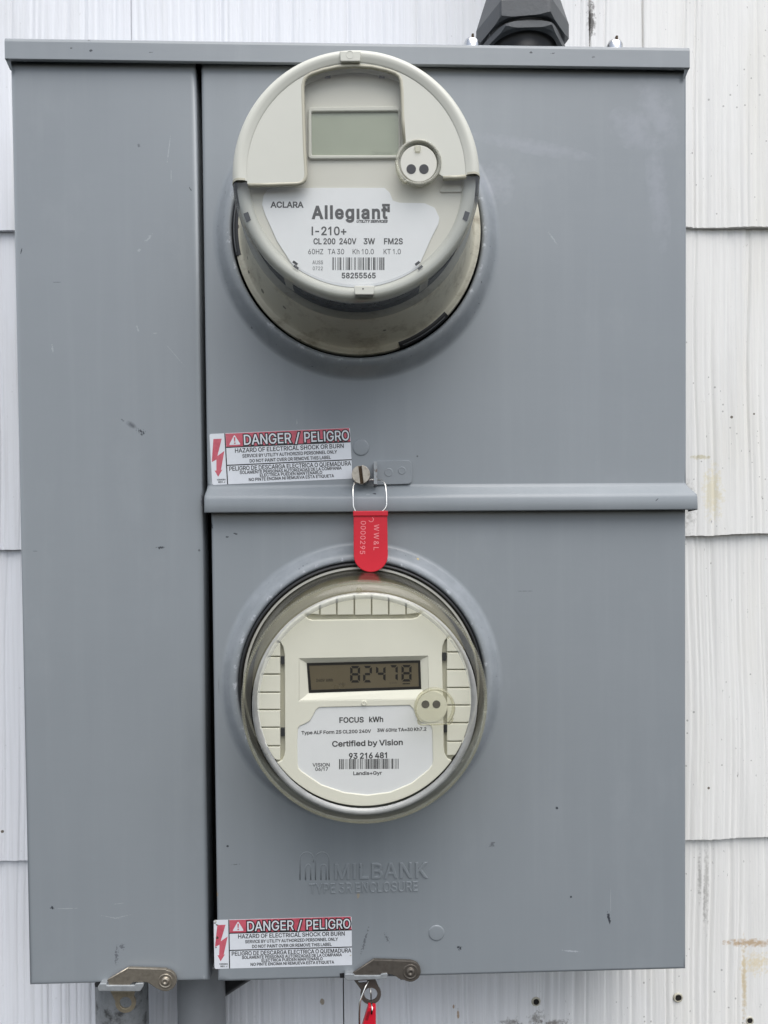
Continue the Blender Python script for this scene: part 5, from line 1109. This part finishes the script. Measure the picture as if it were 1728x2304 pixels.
# name plate
nh = 73.6
np_pts = [A(330, 836, nh), A(940, 836, nh), A(968, 862, nh), A(985, 905, nh), A(1020, 917, nh), A(1160, 920, nh), A(1215, 945, nh), A(1241, 1000, nh), A(1235, 1035, nh)]
arc = []
p_s, p_e = B(1108, 520, nh), B(442, 520, nh)
a_s, a_e = math.atan2(p_s[1], p_s[0]), math.atan2(p_e[1], p_e[0])
for i in range(25):
    a = a_s + (a_e - a_s) * i / 24; arc.append(((RI - 2.6) * math.cos(a), (RI - 2.6) * math.sin(a)))
np_pts2 = np_pts + [B(1195, 380, nh)] + arc + [B(350, 395, nh), B(285, 250, nh), A(268, 930, nh), A(275, 880, nh), A(295, 848, nh)]
plaque = plate("name_plate", [np_pts2], 73.2, nh, M_LABEL, um)
th_ = nh + .03
def T(s, x0, x1, yb, yt, mat=M_PRINT, w=.0, f=B, tilt=0, **k):
    cap = (f(x0, yt, th_)[1] - f(x0, yb, th_)[1])
    return letter(s, f(x0, yb, th_), f(x1, yb - tilt, th_), cap, th_, mat, plaque, weight=w, **k)
T("ACLARA", 316, 493, 212, 181, M_PRINT_SOFT, .20)
T("Allegıant", 545, 952, 272, 206, M_PRINT_SOFT, .50, spacing=70)
T("UTILITY SERVICES", 786, 954, 295, 281, M_PRINT_SOFT, .14, slant=.25)
T("I-210+", 541, 729, 363, 318, M_PRINT_SOFT, .17)
for s, a, b_ in (("CL 200", 551, 669), ("240V", 693, 784), ("3W", 826, 886), ("FM2S", 938, 1039)): T(s, a, b_, 413, 382, M_PRINT_SOFT, .16)
for s, a, b_ in (("60HZ", 521, 603), ("TA 30", 629, 718), ("Kh 10.0", 765, 881), ("KT 1.0", 935, 1029)): T(s, a, b_, 468, 440, M_PRINT_SOFT, .02)
T("AUSS", 544, 602, 523, 503, M_PRINT_SOFT, .0)
T("0722", 546, 601, 556, 536, M_PRINT_SOFT, .0)
T("58255565", 706, 890, 600, 571, M_PRINT_SOFT, .17)
def squares(cells, f, h):
    out = []
    for x0, y0, x1, y1 in cells: out.append([f(x0, y1, h), f(x1, y1, h), f(x1, y0, h), f(x0, y0, h)])
    return out
plate("checker_mark", squares([(926, 192, 969, 206), (955, 207, 969, 238), (940, 212, 951, 224)], B, th_), th_, th_ + .05, M_PRINT_SOFT, plaque)
def barcode(x0, x1, y0, y1, f, h, mat, parent, seed, n):
    r = random.Random(seed); ws = [r.choice((1, 1, 2, 3)) for _ in range(n)]; tot = sum(ws); x = x0; ps = []
    for i, w in enumerate(ws):
        dx = (x1 - x0) * w / tot
        if i % 2 == 0: ps.append([f(x, y1, h), f(x + dx, y1, h), f(x + dx, y0, h), f(x, y0, h)])
        x += dx
    plate("barcode", ps, h, h + .05, mat, parent)
barcode(654, 939, 486, 555, B, th_, M_PRINT_SOFT, plaque, 5, 53)
# optical port
M_PORT = clear("yellowed_port_ring", (0.95, 0.945, 0.89), .08, 1.45, .34, (.72, .705, .60))
port = mk("optical_port", MB().lathe([(pr_ * 1.0, 80.4), (pr_ * 1.0, 81.9), (pr_ * .97, 82.4), (pr_ * .90, 82.5), (pr_ * .87, 82.2), (pr_ * .85, 81.2)], 80, cx=pc[0], cz=pc[1]), M_PORT, um)
pf = mk("port_face", MB().lathe([(pr_ * .80, 81.0), (pr_ * .78, 81.5), (pr_ * .76, 81.6), (0, 81.6)], 60, cx=pc[0] + .2, cz=pc[1] - .6, smooth=False), M_PLATE_IN, port)
for x in (1087, 1157):
    q = A(x, 727, 83)
    mk("sensor_window", poly_mesh("sensor_window", [circ(q[0], q[1], 26 / 2.44 * .288, 28)], 81.63, 81.75), simple("sensor_black", (.035, .033, .034), .25), port)
q = A(1122, 622, 85)
mk("port_key", poly_mesh("port_key", [fillet([A(1108, 640, 82), A(1136, 640, 82), A(1140, 606, 82), A(1104, 606, 82)], .8)], 81, 82.7, .3), M_PORT, port)
mk("port_foot", MB().tube([(A(x, y, 81.5)[0], -81.5, A(x, y, 81.5)[1]) for x, y in ((1006, 690), (1012, 740), (1030, 785), (1048, 806), (1062, 800))], 1.1, 8), M_PORT, port)

# ================================================================== lower meter
FL = meter_frame(815, 1542, -10, 2.4, 1.0)
zx = Z((500, 1220), 2.5136); zy = Z((500, 1500), 2.5136)
def G(x, y, h): return LF(FL, *zx(x, y), h)
def H(x, y, h): return LF(FL, *zy(x, y), h)
lm = thing("electric_meter", "shallower round meter under a clear ribbed cover reading 82478 in the lower cover", "electric meter", FL, "round electric meters")
M_FACE = cream("ivory_face", (0.80, 0.785, 0.68), .45)
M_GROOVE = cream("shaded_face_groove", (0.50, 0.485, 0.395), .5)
M_GLASS = clear("clear_dome", (0.975, 0.972, 0.95), .035, 1.45, .008, (.6, .58, .46), 1.0)
M_DOMEWALL = clear("clear_dome_wall", (0.86, 0.84, 0.74), .07, 1.5, .06, (.42, .40, .30), .75)
M_RIB = clear("ribbed_edge", (0.86, 0.85, 0.76), .10, 1.5, .17, (.62, .60, .48))
mk("socket_liner", MB().lathe([(93.4, -16), (93.0, -2), (92.2, .5), (91.0, .5), (90.2, -3), (89.8, -14), (60, -16)], 128), M_BLACKPLASTIC, lm)
dome = mk("clear_cover", MB().lathe([(90.2, -6), (89.8, -2), (87.6, -1), (86.4, 3), (84.6, 20), (82.4, 45), (81.4, 60), (81.2, 62.5)], 150), M_DOMEWALL, lm)
mk("cover_seam", MB().lathe([(89.4, -2.6), (90.0, -1.6), (89.6, -.6), (88.0, -.8)], 150), simple("pale_seam", (.42, .41, .36), .3), dome)
# knurled edge
m = MB(); nT = 300; vs = []; fs = []
for i in range(nT * 2):
    a = math.pi * i / nT; e = .42 if i % 2 else 0.0
    for r, hh in ((81.2, 62.5), (82.4 + e, 63.2), (82.6 + e, 66.0), (82.0 + e, 67.8), (80.4, 68.4)):
        vs.append((r * math.cos(a), -hh, r * math.sin(a)))
for i in range(nT * 2):
    j = (i + 1) % (nT * 2)
    for k in range(4): fs.append((i * 5 + k, i * 5 + k + 1, j * 5 + k + 1, j * 5 + k))
mk("knurled_edge", m.add(vs, fs, False), M_RIB, dome)
bead = [(80.4, 68.4), (79.4, 69.6), (77.6, 70.6), (75.8, 71.2), (75.0, 72.2), (74.0, 73.0), (72.9, 73.3), (71.8, 73.0), (70.8, 72.2), (70.2, 71.2)]
M_BEAD = clear("clear_bead", (0.93, 0.93, 0.90), .07, 1.5, .08, (.72, .70, .60), 1.2)
mk("front_bead", MB().lathe([(75.0, 71.5), (74.5, 72.4), (73.6, 73.0), (72.4, 73.0), (71.2, 72.2), (70.4, 71.2)], 150), clear("bead_highlight_white", (0.93, 0.93, 0.90), .05, 1.55, .33, (.88, .88, .84), 1.3), dome)  # white body paints the bright highlight of the clear bead
mk("clear_shoulder", MB().lathe(bead[:4], 150), M_BEAD, dome)
mk("front_window", MB().disc(70.4, 71.0, 150), M_GLASS, dome)
# module
FH = 60.0
RF = 73.2
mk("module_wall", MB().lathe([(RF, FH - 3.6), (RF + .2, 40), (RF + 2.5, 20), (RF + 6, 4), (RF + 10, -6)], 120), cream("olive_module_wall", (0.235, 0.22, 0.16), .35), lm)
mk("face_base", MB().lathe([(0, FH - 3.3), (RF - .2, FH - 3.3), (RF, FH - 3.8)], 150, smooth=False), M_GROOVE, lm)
def on_circle(p, r):
    a = math.atan2(p[1], p[0]); return (r * math.cos(a), r * math.sin(a)), a
def arc_between(a, b, r, n=14, ccw=True):
    if ccw:
        while b < a: b += 2 * math.pi
    else:
        while b > a: b -= 2 * math.pi
    return [(r * math.cos(a + (b - a) * i / n), r * math.sin(a + (b - a) * i / n)) for i in range(n + 1)]
rp = RF - .3
tL, aTL = on_circle(G(452, 402, FH), rp); tR, aTR = on_circle(G(1142, 388, FH), rp)
lT, aLT = on_circle(G(300, 547, FH), rp); lB, aLB = on_circle(H(300, 550, FH), rp)
rT, aRT = on_circle(G(1290, 520, FH), rp); rB, aRB = on_circle(H(1302, 535, FH), rp)
center = arc_between(aTR, aRT, rp, 14, False)[::-1]
# outline runs counter-clockwise: right top -> top right -> (top bay) -> top left -> left top -> (left bay) -> left bottom -> bottom -> right bottom -> (right bay)
out = arc_between(aRT, aTR, rp, 14)
out += [G(1128, 405, FH), G(1105, 424, FH), G(1075, 433, FH), G(800, 436, FH), G(510, 440, FH), G(488, 434, FH), G(468, 418, FH)]
out += arc_between(aTL, aLT, rp, 14)
out += [G(330, 566, FH), G(346, 596, FH), G(353, 640, FH), H(354, 200, FH), H(355, 470, FH), H(350, 505, FH), H(338, 530, FH)]
out += arc_between(aLB, aRB, rp, 60)
out += [H(1275, 520, FH), H(1258, 490, FH), H(1253, 455, FH), H(1250, 200, FH), G(1243, 640, FH), G(1246, 590, FH), G(1258, 558, FH)]
lcd_o = [G(436, 660, FH), H(436, 192, FH), H(1168, 180, FH), G(1162, 645, FH)]
lab = [H(548, 231, FH), H(530, 246, FH), H(515, 275, FH), H(495, 308, FH), H(465, 326, FH), H(440, 335, FH), H(428, 352, FH), H(424, 420, FH), H(426, 550, FH), H(432, 575, FH), H(448, 592, FH),
       H(560, 668, FH), H(690, 712, FH), H(820, 727, FH), H(950, 710, FH), H(1070, 660, FH), H(1165, 585, FH), H(1188, 555, FH), H(1192, 530, FH), H(1188, 360, FH), H(1180, 335, FH), H(1150, 322, FH), H(1115, 310, FH), H(1095, 280, FH), H(1080, 240, FH), H(1060, 219, FH)]
face = plate("face_plate", [out, lcd_o, lab], FH - 3.2, FH, M_FACE, lm, bevel=.55)
# ribbed bays
def clip_block(pts, r):
    """polygon whose far points are pulled in to the circle"""
    o = []
    for x, z in pts:
        d = math.hypot(x, z)
        o.append((x * r / d, z * r / d) if d > r else (x, z))
    return o
def dens(p, q, n=8): return [(p[0] + (q[0] - p[0]) * i / n, p[1] + (q[1] - p[1]) * i / n) for i in range(n)]
def bay_panel(blocks):
    polys = []
    for bl_ in blocks:
        d = []
        for i in range(len(bl_)): d += dens(bl_[i], bl_[(i + 1) % len(bl_)])
        c = clip_block(d, rp)
        # drop repeated points
        cc = [c[0]]
        for p in c[1:]:
            if math.hypot(p[0] - cc[-1][0], p[1] - cc[-1][1]) > .15: cc.append(p)
        if len(cc) > 3: polys.append(cc)
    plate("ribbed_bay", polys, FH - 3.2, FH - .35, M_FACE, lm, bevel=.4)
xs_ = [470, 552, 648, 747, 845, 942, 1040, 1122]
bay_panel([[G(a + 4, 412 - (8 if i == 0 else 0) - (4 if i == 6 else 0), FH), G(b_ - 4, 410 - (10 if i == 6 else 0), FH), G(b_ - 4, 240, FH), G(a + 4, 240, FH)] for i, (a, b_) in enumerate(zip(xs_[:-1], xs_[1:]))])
ys_ = [(1, 568), (1, 648), (1, 748), (1, 850), (0, 245), (0, 345), (0, 450), (0, 532)]
def gy_(k, y, x): return G(x, y, FH) if k else H(x, y, FH)
bl_l = []; bl_r = []
for (k0, y0), (k1, y1) in zip(ys_[:-1], ys_[1:]):
    bl_l.append([gy_(k1, y1 - 4, 328), gy_(k1, y1 - 4, 150), gy_(k0, y0 + 4, 150), gy_(k0, y0 + 4, 328)])
    o = -26
    bl_r.append([gy_(k1, y1 - 4 + o, 1272), gy_(k0, y0 + 4 + o, 1272), gy_(k0, y0 + 4 + o, 1450), gy_(k1, y1 - 4 + o, 1450)])
bay_panel([list(reversed(b_)) for b_ in bl_l]); bay_panel([list(reversed(b_)) for b_ in bl_r])
for f, x, y in ((G, 342, 668), (G, 1256, 648), (H, 342, 371), (H, 1266, 350)):
    a = f(x - 10, y + 23, FH); c = f(x + 11, y - 22, FH)
    plate("dark_slot", [rect(a[0], a[1], c[0], c[1])], FH - 3.2, FH - .5, M_SMOKE, lm)
# display with sloped surround
inn = [G(478, 684, FH - 2.2), H(490, 149, FH - 2.2), H(1126, 127, FH - 2.2), G(1120, 668, FH - 2.2)]
m = MB()
for i in range(4):
    j = (i + 1) % 4
    m.quad([(lcd_o[i][0], -FH + .1, lcd_o[i][1]), (lcd_o[j][0], -FH + .1, lcd_o[j][1]), (inn[j][0], -FH + 2.6, inn[j][1]), (inn[i][0], -FH + 2.6, inn[i][1])])
mk("display_surround", m, M_FACE, lm)
M_LCD2 = simple("brown_lcd", (0.130, 0.108, 0.070), .30, 0, .12, vscale=40)
M_SEG = simple("lcd_segment", (0.012, 0.011, 0.010), .4)
dsp = plate("display", [inn], FH - 2.9, FH - 2.5, M_LCD2, lm)
def ins(p, q): return None
fr = [G(492, 698, FH - 2.2), H(504, 132, FH - 2.2), H(1112, 112, FH - 2.2), G(1108, 682, FH - 2.2)]
plate("display_border", [inn, fr], FH - 2.5, FH - 2.3, M_SEG, dsp)
SEGS = {'8': 'abcdefg', '2': 'abged', '4': 'fgbc', '7': 'abc'}
def digit(ch, x0, x1, y0, y1, tilt):
    t = 13.5; polys = []
    def P(u, v):
        x = x0 + (x1 - x0) * u; y = y0 + (y1 - y0) * v
        return G(x, y - tilt, FH - 2.2)
    w = x1 - x0; hgt = y1 - y0; tu = t / w; tv = t / hgt; g = .03
    S_ = {'a': [(tu * .4, 0), (1 - tu * .4, 0), (1 - tu, tv), (tu, tv)], 'd': [(tu, 1 - tv), (1 - tu, 1 - tv), (1 - tu * .4, 1), (tu * .4, 1)],
          'g': [(tu * .6, .5), (tu, .5 - tv / 2), (1 - tu, .5 - tv / 2), (1 - tu * .6, .5), (1 - tu, .5 + tv / 2), (tu, .5 + tv / 2)],
          'f': [(0, tv * .5), (tu, tv * 1.2), (tu, .5 - tv * .6), (0, .5 - g)], 'b': [(1, tv * .5), (1, .5 - g), (1 - tu, .5 - tv * .6), (1 - tu, tv * 1.2)],
          'e': [(0, .5 + g), (tu, .5 + tv * .6), (tu, 1 - tv * 1.2), (0, 1 - tv * .5)], 'c': [(1, .5 + g), (1, 1 - tv * .5), (1 - tu, 1 - tv * 1.2), (1 - tu, .5 + tv * .6)]}
    for s in SEGS[ch]: polys.append([P(u, v) for u, v in S_[s]])
    return polys
ps = []
for ch, a, b_, tl_ in (('8', 724, 780, -2), ('2', 797, 847, -1), ('4', 870, 924, 1), ('7', 946, 993, 3), ('8', 1014, 1071, 4)):
    ps += digit(ch, a, b_, 698, 792, tl_)
plate("digits", ps, FH - 2.49, FH - 2.38, M_SEG, dsp)
lt = FH - 2.49
plate("underline_mark", [[G(1020, 804, FH - 2.2), G(1062, 803, FH - 2.2), G(1062, 797, FH - 2.2), G(1020, 798, FH - 2.2)]], lt, lt + .1, M_SEG, dsp)
letter("240V  kWh", G(532, 790, FH - 2.2), G(626, 788, FH - 2.2), 2.0, lt, M_SEG, dsp, weight=.03)
M_SEGFAINT = simple("faint_segment", (.075, .064, .045), .4)
letter("kWh", G(660, 808, FH - 2.2), G(697, 807, FH - 2.2), 1.3, lt, M_SEGFAINT, dsp)
letter("kWh", G(948, 802, FH - 2.2), G(988, 801, FH - 2.2), 1.3, lt, M_SEGFAINT, dsp)
# little screw boss
x, z = H(802, 206, FH)
mk("boss", MB().lathe([(1.9, FH), (1.7, FH + .8), (1.1, FH + .9), (.9, FH + .5), (.45, FH + .5), (.35, FH + .9), (0, FH + .95)], 24, cx=x, cz=z), M_FACE, lm)
# name plate
plq = plate("name_plate", [lab], FH - 3.2, FH - .75, M_LABEL, lm, offset=.0)
lh = FH - .72
def T2(s, x0, x1, yb, yt, tilt=0, w=.1, mat=None, f=None, **k):
    p0 = H(x0, yb, lh); p1 = H(x1, yb - tilt, lh)
    cap = H(x0, yt, lh)[1] - p0[1]
    return letter(s, p0, p1, cap, lh, mat or M_PRINT_SOFT, plq, weight=w, **k)
T2("FOCUS", 664, 799, 317, 288, 3, .16)
T2("kWh", 832, 909, 313, 284, 1, .16)
T2("Type ALF Form 2S CL200 240V", 449, 841, 383, 365, 10, .10)
T2("3W 60Hz TA=30 Kh7.2", 877, 1154, 369, 351, 8, .10)
T2("Certified by Vision", 623, 1020, 452, 422, 10, .16)
T2("93 216 481", 718, 931, 521, 490, 5, .17)
T2("VISION", 511, 607, 565, 546, 1, .07)
T2("06/17", 527, 598, 589, 570, 1, .07)
T2("Landis+Gyr", 742, 902, 613, 594, 3, .10)
barcode(661, 997, 523, 580, lambda x, y, h: H(x, y - (x - 661) * .008, h), lh, M_PRINT_SOFT, plq, 9, 95)
# optical port: a clear puck with a flat foot
qc = H(1200, 232, 72); qr = 117 / 2.5136 * (D0 - 10 - 72) / FPX
M_PUCK = clear("clear_puck", (0.95, 0.945, 0.88), .05, 1.5, .10, (.78, .76, .62))
pucko = [(qc[0] + qr * math.cos(R(a)), qc[1] + qr * math.sin(R(a))) for a in range(-42, 223, 5)]
puck = mk("optical_port", MB().lathe([(qr, 70.8), (qr, 74.0), (qr * .97, 74.8), (qr * .90, 74.8), (qr * .875, 74.2), (qr * .86, 71.2)], 70, -48, 228, cx=qc[0], cz=qc[1]), M_RIB, lm)
zf = H(1200, 326, 73)[1]
mk("port_foot", MB().tube([(H(x, y, 73)[0], -73, H(x, y, 73)[1]) for x, y in ((1106, 300), (1112, 322), (1125, 328), (1200, 326), (1285, 322), (1298, 314), (1304, 290))], .7, 8), M_RIB, puck)
mk("port_disc", poly_mesh("port_disc", [pucko], 71.1, 71.4), M_PUCK, puck)
pd = mk("port_pad", poly_mesh("port_pad", [circ(*H(1182, 226, FH), 11.0, 48)], FH - .2, FH + .4, .2), M_FACE, lm)
for x in (1150, 1212):
    q = H(x, 214, FH + 1)
    mk("sensor_window", poly_mesh("sensor_window", [circ(q[0], q[1], 23 / 2.5136 * .30, 28)], FH + .42, FH + .55), simple("sensor_grey", (.06, .055, .055), .25), puck)
# screw eye on the bead
x, z = G(774, 268, 73)
mk("bead_eye", MB().lathe([(2.0, 72.6), (1.8, 73.3), (1.1, 73.4), (.9, 73.0), (.45, 73.0), (.35, 73.5), (0, 73.5)], 22, cx=x, cz=z), M_RIB, dome)
